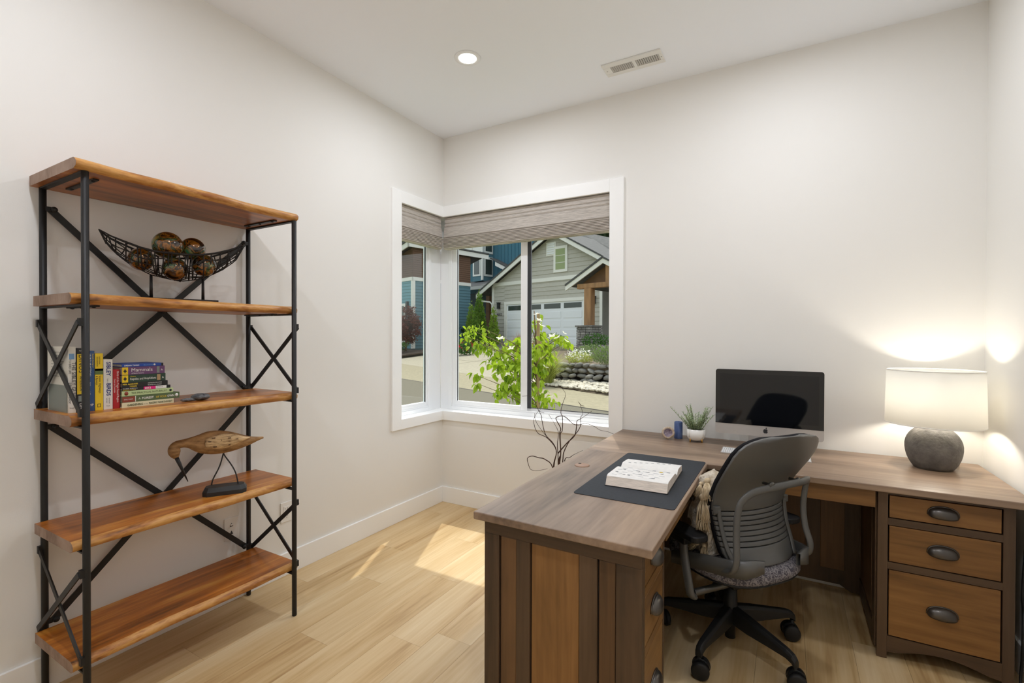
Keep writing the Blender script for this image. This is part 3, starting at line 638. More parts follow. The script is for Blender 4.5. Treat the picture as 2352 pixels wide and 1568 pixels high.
def pull(parent, c, out, wd=.096, d=.026, h=.034):
    """half-dome cup pull; out = unit vector away from the drawer face"""
    c, out = Vector(c), Vector(out); side = Vector((0, 0, 1)).cross(out); up = Vector((0, 0, 1)); P = []
    for i in range(17):
        u_ = math.pi*i/16; P.append([c+side*(wd/2*math.cos(u_))+out*(.0015+d*math.sin(u_)**.8*math.cos(v))+up*(h*math.sin(u_)**.7*math.sin(v)-h*.45) for v in [R(-20+110*k/8) for k in range(9)]])
    q = MB(); q.grid(P, flip=True); q.tube([c+side*(wd/2*1.03*math.cos(math.pi*i/16))+out*.002+up*((h+.002)*math.sin(math.pi*i/16)**.7-h*.45) for i in range(17)], .0022, 6)
    q.build('cup_pull', 'pull_bronze', parent, solid=.002)
DRZ = [(.614, .708), (.424, .577), (.104, .387)]
HZ = [.668, .506, .252]
# ---- right pedestal, drawers facing the room (-y)
x0, x1, yf, yb = 2.872, 3.306, -.630, -.030
q = MB(); q.box((x0, yf+.02, .03), (x0+.018, yb, DU)).box((x1-.018, yf+.02, .03), (x1, yb, DU)).box((x0+.018, yb-.012, .05), (x1-.018, yb, DU)); q.build('pedestal_case', 'desk_dark_z', desk, bevel=.001)
MB().box((x0+.018, yf+.03, .09), (x1-.018, yf+.034, DU-.005)).build('drawer_void', 'dark_gap', desk)
MB().box((x0, yf, 0), (x0+.036, yf+.022, DU)).build('face_stile', 'desk_dark_z', desk, bevel=.0015)
MB().box((x1-.036, yf, 0), (x1, yf+.022, DU)).build('face_stile', 'desk_dark_z', desk, bevel=.0015)
for za, zb in ((.712, DU), (.581, .610), (.391, .420)):
    MB().box((x0+.036, yf, za), (x1-.036, yf+.02, zb)).build('face_rail', 'desk_dark_x', desk)
arch = [(x0+.036, yf, .100), (x0+.036, yf, .030)]+[(x0+.07+(x1-x0-.14)*i/12, yf, .034+.03*math.sin(math.pi*i/12)) for i in range(13)]+[(x1-.036, yf, .030), (x1-.036, yf, .100)]
MB().prism(arch, (0, .02, 0)).build('arched_rail', 'desk_dark_x', desk)
for (za, zb), hz in zip(DRZ, HZ):
    d_ = MB().box((x0+.041, yf+.0015, za), (x1-.041, yf+.018, zb)).build('drawer', 'desk_drawer_x', desk, bevel=.0015); pull(d_, ((x0+x1)/2, yf+.0015, hz), (0, -1, 0))
# knee side of the right pedestal: frame and panel
for ya in (yf+.022, -.10): MB().box((x0-.006, ya, .03), (x0, ya+.065, DU)).build('side_stile', 'desk_dark_z', desk, bevel=.001)
MB().box((x0-.006, yf+.087, .03), (x0, -.10, .11)).build('side_rail', 'desk_dark_z', desk, bevel=.001)
MB().box((x0-.004, yf+.14, .13), (x0, -.15, DU)).build('side_panel', 'desk_mid_z', desk, bevel=.001)
# ---- left pedestal, drawers facing +x, panelled end facing the camera (-y)
xa, xb, y0, y1 = 1.583, 2.150, -1.780, -1.475
q = MB(); q.box((xa, y0+.018, .03), (xa+.016, y1, DU)).box((xa, y1-.018, .03), (xb-.02, y1, DU)).box((xa+.016, y0+.014, .03), (xb-.02, y0+.018, DU)); q.build('pedestal_case', 'desk_dark_z', desk)
st = [(1.583, 1.644), (1.714, 1.767), (1.947, 2.008), (2.069, 2.150)]
for a, b_ in st: MB().box((a, y0, 0 if a < 1.6 or b_ > 2.1 else .09), (b_, y0+.016, .682)).build('end_stile', 'desk_dark_z', desk, bevel=.002)
MB().box((xa, y0, .682), (xb, y0+.016, DU)).build('end_rail', 'desk_dark_x', desk, bevel=.0015)
MB().box((1.644, y0+.001, .03), (2.069, y0+.016, .09)).build('end_rail', 'desk_dark_x', desk)
for (a, b_), nm in zip(((1.644, 1.714), (1.767, 1.947), (2.008, 2.069)), range(3)):
    MB().box((a+.003, y0+.007, .09), (b_-.003, y0+.016, .679)).build('end_panel', 'desk_panel_z' if nm == 1 else 'desk_mid_z', desk, bevel=.003)
    MB().box((a, y0+.011, .09), (b_, y0+.0165, .682)).build('panel_groove', 'dark_gap', desk)
MB().box((xb-.028, y0+.02, .09), (xb-.022, y1, DU-.005)).build('drawer_void', 'dark_gap', desk)
for ya, yb_ in ((y0+.016, y0+.036), (y1-.022, y1)): MB().box((xb-.02, ya, 0), (xb, yb_, DU)).build('face_stile', 'desk_dark_z', desk, bevel=.0015)
for za, zb in ((.712, DU), (.581, .610), (.391, .420), (.04, .100)): MB().box((xb-.02, y0+.036, za), (xb, y1-.022, zb)).build('face_rail', 'desk_drawer_y', desk)
for (za, zb), hz in zip(DRZ, (.672, .512, .256)):
    d_ = MB().box((xb-.018, y0+.040, za), (xb-.0005, y1-.026, zb)).build('drawer', 'desk_drawer_y', desk, bevel=.0015); pull(d_, (xb, (y0+y1)/2+.004, hz), (1, 0, 0))
# ---- aprons, modesty panels
MB().box((2.215, -.662, .656), (2.860, -.645, DU-.001)).build('keyboard_drawer', 'desk_drawer_x', desk, bevel=.0015)
MB().box((2.135, -1.455, .650), (2.153, -.700, DU-.001)).build('apron', 'desk_drawer_y', desk, bevel=.0015)
MB().lathe([(.0, 0), (.006, 0), (.006, .008), (.011, .012), (.011, .018), (0, .021)], (2.153, -.985, .672), 14, axis='x').build('pull_knob', 'pull_bronze', desk)
q = MB(); q.prism([(1.600, -.095, DU), (1.600, -.095, .02), (1.66, -.095, .02), (1.72, -.095, .05), (2.78, -.095, .05), (2.83, -.095, .02), (x0-.001, -.095, .02), (x0-.001, -.095, DU)], (0, .016, 0)); q.build('modesty_panel', 'desk_dark_z', desk)
for a, b_ in ((1.70, 1.96), (2.03, 2.29), (2.36, 2.62), (2.69, 2.80)):
    MB().box((a, -.101, .13), (b_, -.096, .66)).build('modesty_inset', 'desk_mid_z', desk, bevel=.002)
MB().box((1.583, y1, .03), (1.599, -.03, DU)).build('modesty_panel', 'desk_dark_z', desk)
for a, b_ in ((-1.40, -1.0), (-.93, -.53), (-.46, -.09)): MB().box((1.578, a, .13), (1.5829, b_, .66)).build('modesty_inset', 'desk_mid_z', desk, bevel=.002)
mat('grommet_tan', (160, 126, 102), .5)
q = MB(); q.lathe([(.0, .004), (.030, .004), (.036, .002), (.037, 0)], (1.662, -1.033, DT), 24); g_ = q.build('cable_grommet', 'grommet_tan', desk); MB().box((1.638, -1.026, DT+.0035), (1.652, -1.012, DT+.0046)).build('cable_slot', 'dark_gap', g_)
# ================================================================ things on the desk
Z = DT
mat('desk_mat', (48, 52, 58), .7, var=.06, scale=90, spec=.3)
def rrect(x0, y0, x1, y1, r, n=6):
    P = []
    for cx, cy, a0 in ((x1-r, y1-r, 0), (x0+r, y1-r, 90), (x0+r, y0+r, 180), (x1-r, y0+r, 270)):
        P += [(cx+r*math.cos(R(a0+90*k/n)), cy+r*math.sin(R(a0+90*k/n))) for k in range(n+1)]
    return P
q = MB().prism([(x, y, Z) for x, y in rrect(1.784, -1.444, 2.177, -.668, .016)], (0, 0, .0022)); single('desk_mat', q, 'desk_mat', 'large dark slate desk mat under the open book', 'desk mat')
# open book: gutter runs along x
mat('page_white', (236, 234, 230), .8, var=.02, scale=40); mat('page_block', (224, 212, 200), .9, var=.1, scale=500, stretch=(.05, .05, 1))
mat('print_grey', (132, 134, 138), .8); mat('print_pale', (190, 194, 200), .8); mat('print_yellow', (222, 190, 70), .8)
ob = thing('open_book', 'thick field guide lying open on the dark desk mat', 'book', (1.985, -1.08, Z+.0022), rotz=R(2))
zb = 0; HL, yA, yG, yB = .125, -.185, .035, .175
def pz(y):   # page surface height
    if y < yG: u_ = (y-yA)/(yG-yA); return .041-.006*u_-.022*max(0, (u_-.72)/.28)**2 if u_ > 0 else .036
    u_ = (y-yG)/(yB-yG); return .013+.022*min(1, u_/.25)**.6-.008*u_*u_
ys = [yA+(yG-yA)*i/14 for i in range(15)]; ys2 = [yG+(yB-yG)*i/12 for i in range(13)]
MB().prism([(-HL-.003, y, 0) for y in (yA-.022, yB+.006)]+[(-HL-.003, y, .003) for y in (yB+.006, yA-.022)], (2*HL+.006, 0, 0)).build('cover', 'black_cover', ob)
for YY in (ys, ys2):
    fan = [(-HL, YY[0]-(.020 if YY is ys else 0), .003)]+[(-HL, y, pz(y)-.0008) for y in YY]+[(-HL, YY[-1], .003)]
    MB().prism(fan, (2*HL, 0, 0)).build('page_block', 'page_block', ob)
    q = MB(); q.grid([[(sx, y, pz(y)) for sx in (-HL, HL)] for y in YY], flip=False); q.build('open_page', 'page_white', ob)
rg = random.Random(4); q = MB(); q2 = MB()
for k in range(11):
    yy = rg.choice([-.15, -.115, -.06, -.02]); xx = -.1+.2*((k*7) % 11)/10; l = rg.uniform(.007, .013)
    q.prism([(xx+l*math.cos(a_)*(1 if i % 2 else .6), yy+.0045*math.sin(a_), pz(yy)+.0006) for i, a_ in enumerate([j*math.pi/3 for j in range(6)])], (0, 0, .0003))
for k in range(26):
    yy = yA+.02+.185*((k*5) % 26)/26; xx = -.11+.2*((k*11) % 13)/13
    q2.box((xx, yy, pz(yy)+.0004), (xx+.022, yy+.0025, pz(yy)+.0008))
for k in range(8):
    yy = .08+.01*k; xx = -.1+.024*k; q.box((xx, yy, pz(yy)+.0004), (xx+.012, yy+.005, pz(yy)+.0008))
q.build('printed_bird_figures', 'print_grey', ob)['kind'] = 'stuff'; q2.build('printed_text', 'print_pale', ob)['kind'] = 'stuff'
MB().lathe([(0, 0), (.008, 0), (.008, .0005), (0, .0005)], (.07, -.03, pz(-.03)+.0006), 10).build('printed_yellow_figure', 'print_yellow', ob)
# desktop computer
mat('aluminium', (206, 203, 200), .32, .6); mat('screen_black', (10, 12, 16), .06, spec=.6, coat=.3)
pc = thing('desktop_computer', 'all-in-one desktop computer with black screen and silver chin', 'computer', (2.431, -.215, Z))
X0, X1, ZB, ZT, YF = 2.166, 2.697, .836, 1.206, -.222
q = MB(); q.prism([(x, YF, z) for x, z in rrect(X0, ZB, X1, ZT, .014)], (0, .006, 0))
P = []
for i in range(7):
    k = i/6; s_ = 1-.85*k**2.2; P.append([((X0+X1)/2+(x-(X0+X1)/2)*s_, YF+.006+.036*k**.6, (ZB+ZT)/2+(z-(ZB+ZT)/2)*s_) for x, z in rrect(X0, ZB, X1, ZT, .014)+[rrect(X0, ZB, X1, ZT, .014)[0]]])
q.grid(P); q.build('housing', 'aluminium', pc)
ZS = .895
sp_ = [(x, z) for x, z in rrect(X0+.0008, ZB, X1-.0008, ZT-.0008, .0135) if z > (ZS+ZT)/2-.05]
sp_ = [(X1-.0008, ZS)]+[p for p in rrect(X0+.0008, ZB, X1-.0008, ZT-.0008, .0135) if p[1] > 1.1]+[(X0+.0008, ZS)]
MB().prism([(x, YF, z) for x, z in sp_], (0, -.0015, 0)).build('screen_glass', 'screen_black', pc)
mat('panel_dark', (15, 17, 21), .05, spec=.6)
MB().box((X0+.024, YF-.0018, ZS+.024), (X1-.024, YF-.0015, ZT-.026)).build('display', 'panel_dark', pc)
MB().lathe([(0, -.002), (.003, -.002), (.003, 0)], (2.431, YF-.0002, ZT-.013), 10, axis='y').build('camera_lens', 'gasket', pc)
# emblem: bitten apple with a leaf
ol = []
for i in range(40):
    a = 2*math.pi*i/40-math.pi/2; rr = 1+.10*math.cos(2*(a+math.pi/2)) ; x = .92*math.cos(a)*rr; z = math.sin(a)*1.0
    if z > .78: z -= .16*max(0, 1-abs(x)/.35)
    if z < -.8: z += .10*max(0, 1-abs(x)/.3)
    dx, dz = x-1.12, z-.12
    if math.hypot(dx, dz) < .48: kk = .48/max(.05, math.hypot(dx, dz)); x, z = 1.12+dx*kk, .12+dz*kk
    ol.append((x, z))
ec = (2.424, .867); es = .0135
MB().prism([(ec[0]+x*es, YF, ec[1]+z*es*.93) for x, z in ol], (0, -.0006, 0)).build('emblem', 'ink', pc)
lf = [(ec[0]+es*(.05+.42*t_+.18*math.sin(math.pi*t_)*s_), YF, ec[1]+es*(1.0+.5*t_-.16*math.sin(math.pi*t_)*s_)) for s_, ts in ((1, [0, .25, .5, .75, 1]), (-1, [.75, .5, .25])) for t_ in ts]
MB().prism(lf, (0, -.0006, 0)).build('emblem_leaf', 'ink', pc)
st_ = [(YF+.032, Z+.14), (YF+.055, Z+.10), (YF+.060, Z+.02), (YF+.052, Z+.004), (YF+.03, Z), (YF-.105, Z)]
q = MB(); th_ = .005
q.prism([(2.335, y, z) for y, z in st_]+[(2.335, y+(.004 if z > Z+.015 else 0), z+th_) for y, z in reversed(st_)], (.19, 0, 0)); q.build('stand', 'aluminium', pc, fix=True, bevel=.001)
# keyboard and mouse
mat('key_white', (240, 240, 240), .5)
kb = thing('keyboard', 'slim white and silver keyboard in front of the computer', 'keyboard', (2.425, -.345, Z))
MB().prism([(2.214, -.408, Z), (2.214, -.290, Z), (2.214, -.290, Z+.010), (2.214, -.408, Z+.004)], (.421, 0, 0)).build('tray', 'aluminium', kb, bevel=.001)
q = MB()
for r_ in range(6):
    for c_ in range(21):
        x = 2.219+c_*.0198; y = -.404+r_*.0187; z = Z+.004+.006*(r_*.0187/.118); q.box((x, y, z), (x+.0168, y+.0158, z+.0022))
q.build('keys', 'key_white', kb)['kind'] = 'stuff'
mat('key_print', (120, 120, 124), .6); q = MB()
for r_ in range(6):
    for c_ in range(21):
        x = 2.219+c_*.0198; y = -.404+r_*.0187; z = Z+.0063+.006*(r_*.0187/.118); q.box((x+.006, y+.005, z), (x+.0105, y+.0105, z+.0004))
q.build('key_legends', 'key_print', kb)['kind'] = 'stuff'
# plant
mat('ceramic_white', (238, 236, 230), .25, spec=.6); mat('brass', (206, 156, 74), .35, .8); mat('soil', (60, 50, 42), .9)
mat('sage_leaf', (208, 222, 186), .8, c2=(158, 180, 134), scale=30, rnd=.1, var=.1); mat('stem_green', (110, 122, 80), .8)
pt = thing('potted_plant', 'small pale green plant in a white pot with brass feet', 'plant', (2.052, -.172, Z))
c = (2.052, -.172, Z)
pot = MB().lathe([(0, .009), (.036, .009), (.047, .018), (.0525, .034), (.0535, .076), (.0505, .076), (.049, .04), (.04, .030), (0, .030)], c, 32).build('pot', 'ceramic_white', pt)
for k in range(4):
    a = R(45+90*k+10); fx, fy = c[0]+.047*math.cos(a), c[1]+.047*math.sin(a)
    MB().tube([(fx, fy, Z), (fx-.002*math.cos(a), fy-.002*math.sin(a), Z+.022)], [.0032, .0042], 8).build('brass_foot', 'brass', pt)
    MB().tube([(c[0]+.0535*math.cos(a), c[1]+.0535*math.sin(a), Z+.03), (c[0]+.0542*math.cos(a), c[1]+.0542*math.sin(a), Z+.074)], .0022, 6).build('pot_rib', 'ceramic_white', pt)
MB().lathe([(0, .066), (.03, .067), (.0495, .064)], c, 20).build('soil', 'soil', pt)
rg = random.Random(8)
for k in range(34):
    a = rg.uniform(0, 2*math.pi); r0 = rg.uniform(.005, .035); tilt = rg.uniform(.05, .55); hh = rg.uniform(.075, .155)
    if k == 0: a, tilt, hh = math.pi*.98, .75, .165
    b0 = Vector((c[0]+r0*math.cos(a), c[1]+r0*math.sin(a), Z+.062)); dr = Vector((math.cos(a)*tilt, math.sin(a)*tilt*.7, 1)).normalized()
    pth = [b0+dr*hh*u_+Vector((math.cos(a), math.sin(a), 0))*.02*u_*u_ for u_ in [i/6 for i in range(7)]]
    sp = MB().tube(pth, [.0014-.0001*i for i in range(7)], 5).build('sprig', 'stem_green', pt)
    q = MB()
    for j in range(40):
        u_ = .12+.88*j/39; p = b0+dr*hh*u_+Vector((math.cos(a), math.sin(a), 0))*.02*u_*u_
        an = j*2.4; l = .016*(1.05-.5*u_)+.004; d_ = Vector((math.cos(an), math.sin(an), .7)).normalized(); s_ = d_.cross(Vector((0, 0, 1))).normalized()
        q.add([p, p+d_*l*.5+s_*.0034, p+d_*l, p+d_*l*.5-s_*.0034], [(0, 1, 2, 3)])
    q.build('leaves', 'sage_leaf', sp)['kind'] = 'stuff'
# candle and geode slice
mat('blue_wax', (96, 116, 160), .7, c2=(54, 76, 130), scale=60, stretch=(1, 1, .3), bump=.3)
q = thing('pillar_candle', 'mottled blue pillar candle beside the plant pot', 'candle', (1.944, -.138, Z))
MB().lathe([(0, 0), (.0235, 0), (.0245, .003), (.0245, .100), (.022, .104), (.018, .099), (0, .097)], (1.944, -.138, Z), 24).build('wax', 'blue_wax', q); MB().tube([(1.944, -.138, Z+.097), (1.945, -.138, Z+.105)], .001, 5).build('wick', 'ink', q)
mat('agate_rim', (214, 200, 182), .4, c2=(168, 140, 110), scale=60); mat('agate_core', (172, 158, 172), .35, c2=(108, 92, 110), scale=90, bump=.8, bscale=120)
ge = thing('geode_slice', 'small round crystal geode with pale rim leaning beside the candle', 'geode', (1.893, -.195, Z)); gd = Vector((.28, -.96, .18)).normalized(); gs = Vector((gd.y*-1, gd.x, 0)).normalized(); gu = gd.cross(gs)*-1
gc = Vector((1.893, -.195, Z+.040)); q = MB(); q3 = MB(); rg = random.Random(2); rr = [.038*(1+rg.uniform(-.06, .06)) for i in range(16)]
def gp(k, s_, o): a = 2*math.pi*k/16; return gc+gs*(math.cos(a)*rr[k % 16]*s_)+gu*(math.sin(a)*rr[k % 16]*s_)+gd*o
q.grid([[gp(k, s_, o) for s_, o in ((.05, -.010), (.85, -.012), (1.0, -.002), (.98, .006), (.80, .010), (.66, .007))] for k in range(17)]); q.build('rim', 'agate_rim', ge, weld=True)
q3.grid([[gp(k, s_, o) for s_, o in ((.68, .0075), (.5, .002), (.25, 0), (.01, 0))] for k in range(17)]); q3.build('crystal_core', 'agate_core', ge)
# table lamp
mat('concrete', (122, 118, 113), .85, c2=(84, 82, 79), scale=16, bump=.5, bscale=50, ramp=(.3, .7), spec=.3)
m, t, b = base_mat('lamp_linen'); N, L = t.nodes, t.links
df = N.new('ShaderNodeBsdfDiffuse'); tl = N.new('ShaderNodeBsdfTranslucent'); mx = N.new('ShaderNodeMixShader'); df.inputs[0].default_value = (.88, .87, .84, 1); tl.inputs[0].default_value = (.93, .92, .88, 1); mx.inputs[0].default_value = .46
L.new(df.outputs[0], mx.inputs[1]); L.new(tl.outputs[0], mx.inputs[2]); L.new(mx.outputs[0], N['Material Output'].inputs[0])
mat('bulb_glow', (255, 246, 230), .5, emit=BULB); mat('lamp_metal', (150, 146, 140), .35, .8)
LX, LY = 3.138, -.222
lp = thing('table_lamp', 'table lamp with round grey concrete base and lit white drum shade', 'lamp', (LX, LY, Z))
pr = [(0, 0), (.070, 0)]
for i in range(15):
    a = R(-48+123*i/14); pr.append((.1085*math.cos(a), .106+(.105*math.sin(a) if a > 0 else .106*math.sin(a)/math.sin(R(48)))))
pr += [(.02, .209), (0, .209)]
MB().lathe(pr, (LX, LY, Z), 48).build('base', 'concrete', lp)
MB().lathe([(0, .205), (.012, .205), (.012, .235), (.018, .238), (.018, .275), (0, .275)], (LX, LY, Z), 16).build('socket', 'lamp_metal', lp)
MB().lathe([(.1865, .2135), (.1845, .32), (.1805, .470)], (LX, LY, Z), 64, caps=False).build('shade', 'lamp_linen', lp, solid=.0015)
for zz, r_ in ((.2135, .1867), (.470, .1807)): MB().tube([(LX+r_*math.cos(2*math.pi*i/48), LY+r_*math.sin(2*math.pi*i/48), Z+zz) for i in range(48)], .0022, 6, closed=True).build('shade_rim', 'plate_white', lp)
q = MB()
for k in range(3):
    a = R(30+120*k); q.tube([(LX+.018*math.cos(a), LY+.018*math.sin(a), Z+.268), (LX+.18*math.cos(a), LY+.18*math.sin(a), Z+.455)], .0016, 5)
q.build('harp', 'lamp_metal', lp)
MB().ball((LX, LY, Z+.318), (.028, .028, .038), 20, 12).build('bulb', 'bulb_glow', lp)
MB().tube(smooth_path([(LX+.055, LY+.03, Z+.012), (LX+.10, LY+.06, Z+.014), (LX+.115, LY+.10, Z+.005), (LX+.12, -.03, Z+.004), (LX+.12, -.012, Z-.02)], 5), .0028, 6).build('cord', 'black_paint', lp)
# cable behind the right pedestal
q = MB().tube(smooth_path([(3.345, -.60, .62), (3.342, -.585, .45), (3.338, -.59, .36), (3.35, -.56, .30), (3.338, -.60, .22), (3.345, -.57, .10), (3.34, -.58, .006), (3.335, -.72, .005)], 6), .005, 7)
single('power_cable', q, 'black_paint', 'black power cable hanging between the desk pedestal and right wall', 'cable')
# ================================================================ twigs in a floor vase behind the desk
mat('twig_brown', (74, 52, 40), .8, var=.2, scale=30); mat('vase_clay', (110, 96, 84), .7, var=.1, scale=12)
TO_ = Vector((1.25, -.45, 0)); TD = Vector((.88, .48, 0)).normalized(); TN = Vector((TD.y, -TD.x, 0))
tw = thing('twig_arrangement', 'bare curly brown twigs rising behind the desk before the window', 'branches', (TO_.x, TO_.y, .02))
BR = [[(-.01, .564), (.009, .657), (-.015, .716), (-.061, .767), (-.083, .856), (-.087, .886), (-.113, .936), (-.134, .983), (-.159, 1.01), (-.21, 1.012)],
 [(-.006, .568), (.007, .67), (-.049, .746), (-.112, .779), (-.136, .851), (-.121, .898), (-.091, .928)],
 [(.02, .581), (.015, .704), (.021, .776), (.002, .827), (-.041, .896)],
 [(.03, .585), (.036, .649), (.03, .768), (.034, .81), (.006, .865), (.014, .88), (.061, .88), (.116, .834), (.154, .832), (.192, .839), (.242, .826), (.284, .799), (.331, .787), (.369, .775)],
 [(.024, .598), (.036, .649), (.032, .768), (.046, .797), (.046, .878), (.035, .912), (.048, .971), (.064, 1.022), (.052, 1.051), (.02, 1.083)],
 [(.049, .598), (.057, .658), (.095, .734), (.141, .781), (.16, .832), (.162, .879), (.177, .9), (.157, .959), (.147, .976)],
 [(.019, .649), (.078, .717), (.124, .76), (.137, .819), (.137, .857), (.166, .874), (.208, .896), (.231, .921)],
 [(-.016, .56), (-.065, .61), (-.103, .622), (-.145, .631), (-.175, .613), (-.166, .567), (-.149, .541), (-.103, .535), (-.048, .555)],
 [(.06, .60), (.093, .622), (.125, .646), (.178, .668)], [(-.05, .75), (-.09, .80), (-.125, .86), (-.13, .905)], [(.147, .976), (.165, .955), (.185, .950)], [(-.113, .936), (-.098, .915), (-.07, .905)]]
rg = random.Random(6)
for k, b_ in enumerate(BR):
    n = len(b_); off = [rg.uniform(-.018, .018) for _ in range(n)]; pts = [TO_+TD*a+TN*(off[i]*min(1, i/3))+Vector((0, 0, z)) for i, (a, z) in enumerate(b_)]
    if k < 9 and k != 6: pts = [TO_+TD*(b_[0][0]*.3)+Vector((0, 0, .06)), TO_+TD*(b_[0][0]*.6)+Vector((0, 0, .40))]+pts
    pp = smooth_path(pts, 5); m_ = len(pp)
    MB().tube(pp, [max(.0012, .0042*(1-i/m_)**.7 if k < 9 else .0014) for i in range(m_)], 6).build('twig', 'twig_brown', tw)
vz = MB().lathe([(0, 0), (.06, 0), (.066, .01), (.075, .16), (.066, .30), (.045, .40), (.05, .44), (.046, .44), (.04, .40), (.06, .30), (.068, .16), (.06, .015), (0, .012)], (TO_.x, TO_.y, 0), 28)
single('floor_vase', vz, 'vase_clay', 'plain clay floor vase holding the curly twigs behind the desk', 'vase', loc=(TO_.x, TO_.y, 0))
# ================================================================ office chair (local: +x right, +y forward)
mat('chair_plastic', (92, 92, 90), .38, spec=.6); mat('chair_black', (26, 26, 27), .5, spec=.4); mat('chair_mesh', (24, 24, 28), .9, bump=.4, bscale=300, spec=.2)
mat('chair_steel', (92, 90, 86), .3, .6)
m, t, b = base_mat('seat_fabric'); N, L = t.nodes, t.links; b.inputs['Roughness'].default_value = .9
tc = N.new('ShaderNodeTexCoord'); no = N.new('ShaderNodeTexNoise'); no.inputs['Scale'].default_value = 40; no.inputs['Detail'].default_value = 1; no.inputs['Distortion'].default_value = 2.5
L.new(tc.outputs['Object'], no.inputs['Vector']); cr = N.new('ShaderNodeValToRGB'); e = cr.color_ramp.elements
e[0].position = .40; e[0].color = lin((78, 76, 86)); e[1].position = .58; e[1].color = lin((78, 76, 86)); x_ = e.new(.46); x_.color = lin((146, 142, 146)); x_ = e.new(.52); x_.color = lin((146, 142, 146))
L.new(no.outputs['Fac'], cr.inputs[0]); L.new(cr.outputs[0], b.inputs['Base Color'])
CH = thing('office_chair', 'black swivel office chair with slatted back pulled up to the desk', 'chair', (2.31, -.86, 0), rotz=R(52))
# base
MB().lathe([(0, .035), (.022, .035), (.022, .09), (.036, .10), (.036, .165), (.03, .18), (.026, .30), (.0, .30)], (0, 0, 0), 20).build('gas_column', 'chair_black', CH)
for k in range(5):
    a = R(-106.8+72*k-52); d = Vector((math.cos(a), math.sin(a), 0)); s = Vector((-d.y, d.x, 0)); up = Vector((0, 0, 1)); P = []
    for r, zt, zb, hw in ((.025, .182, .110, .024), (.10, .172, .104, .022), (.20, .154, .106, .019), (.275, .140, .106, .017), (.300, .130, .098, .016), (.314, .114, .082, .014)):
        P.append([d*r+s*x+up*z for x, z in ((-hw, zb), (-hw*.95, zt-.012), (-hw*.55, zt), (hw*.55, zt), (hw*.95, zt-.012), (hw, zb), (-hw, zb))])
    q = MB(); q.grid(P, smooth=False, flip=True)
    for ring, rev in ((P[0][:6], 1), (P[-1][:6], -1)):
        n0 = len(q.v); q.v += ring; q.f.append(list(range(n0, n0+6))[::rev]); q.sm.append(False)
    leg = q.build('base_leg', 'chair_black', CH, bevel=.003, weld=True)
    ca = a+R((20, -50, 70, 10, 40)[k]); w_ = Vector((math.cos(ca), math.sin(ca), 0)); v_ = Vector((-w_.y, w_.x, 0)); cc = d*.305+v_*.006
    cas = MB().tube([d*.305+up*.09, d*.305+up*.045], .009, 10).tube([cc-w_*.0095+up*.042, cc+w_*.0095+up*.042], [.034, .034], 16).build('caster_fork', 'chair_black', leg)
    for sg in (-1, 1):
        q = MB(); prof = [(.0, -.012), (.028, -.012), (.0345, -.008), (.036, 0), (.0345, .008), (.028, .012), (0, .012)]
        P = []
        for j in range(25):
            an = 2*math.pi*j/24; P.append([cc+w_*(sg*.0225+o)+(v_*math.cos(an)+up*math.sin(an))*max(r, 1e-4)+up*.0361 for r, o in prof])
        q.grid(P); q.build('caster_wheel', 'chair_black', cas)
# mechanism
MB().box((-.085, -.10, .300), (.085, .13, .372)).build('tilt_mechanism', 'chair_black', CH, bevel=.015, bseg=3)
q = MB().tube([(-.255, -.045, .305), (.255, -.045, .305)], .015, 14); q.build('arm_crossbar', 'chair_steel', CH)
MB().tube([(.05, .02, .34), (.21, .03, .345)], .006, 8).tube([(.19, .03, .345), (.235, .03, .347)], .013, 12).build('adjust_knob', 'chair_black', CH)
# seat
def sq(a, p): return math.copysign(abs(math.cos(a))**p, math.cos(a)), math.copysign(abs(math.sin(a))**p, math.sin(a))
def cushion(layers, n=40, cy=-.005):
    P = []
    for i in range(n+1):
        a = 2*math.pi*i/n; cx_, sy_ = sq(a, .72); P.append([(cx_*hx, cy+sy_*hy, z) for hx, hy, z in layers])
    return P
q = MB().grid(cushion([(.0, .0, .376), (.20, .20, .376), (.230, .228, .384), (.245, .242, .402), (.245, .242, .426), (.233, .230, .446), (.18, .18, .456), (.0, .0, .454)])); q.build('seat', 'seat_fabric', CH, weld=True)
q = MB().grid(cushion([(.0, .0, .352), (.15, .15, .354), (.20, .20, .364), (.232, .230, .379), (.238, .236, .388), (.0, .0, .390)])); q.build('seat_pan', 'chair_black', CH, weld=True)
# back: z, y of the centre, half width
BK = [(.425, -.232, .165), (.462, -.226, .180), (.50, -.203, .194), (.55, -.182, .198), (.60, -.165, .199), (.66, -.155, .204), (.72, -.160, .213), (.78, -.182, .224), (.84, -.212, .233), (.88, -.234, .236), (.92, -.256, .232), (.948, -.272, .220), (.968, -.284, .202), (.982, -.293, .174), (.991, -.298, .130), (.996, -.301, .075)]
def bk(z):
    for (z0, y0, w0), (z1, y1, w1) in zip(BK, BK[1:]):
        if z <= z1: k = (z-z0)/(z1-z0); return y0+(y1-y0)*k, w0+(w1-w0)*k
    return BK[-1][1:]
def bpnt(z, u_, off=0):
    y, w_ = bk(z); cv = .055-.035*min(1, max(0, (z-.68)/.2)); return Vector((w_*u_, y+cv*abs(u_)**2.2+off, z))
def backstrip(zs, off, th, us=[-1+2*i/18 for i in range(19)]):
    q = MB(); F = [[bpnt(z, u_, off) for u_ in us] for z in zs]; B = [[bpnt(z, u_, off+th) for u_ in us] for z in zs]
    q.grid(F, flip=False); q.grid(B, flip=True)
    q.grid([F[0], B[0]], flip=True, smooth=False); q.grid([F[-1], B[-1]], smooth=False)
    q.grid([[r[0] for r in F], [r[0] for r in B]], smooth=False); q.grid([[r[-1] for r in F], [r[-1] for r in B]], flip=True, smooth=False)
    return q
zz = [.665, .70, .74, .78, .82, .86, .90, .92, .935, .948, .958, .968, .975, .982, .987, .991, .994, .996]
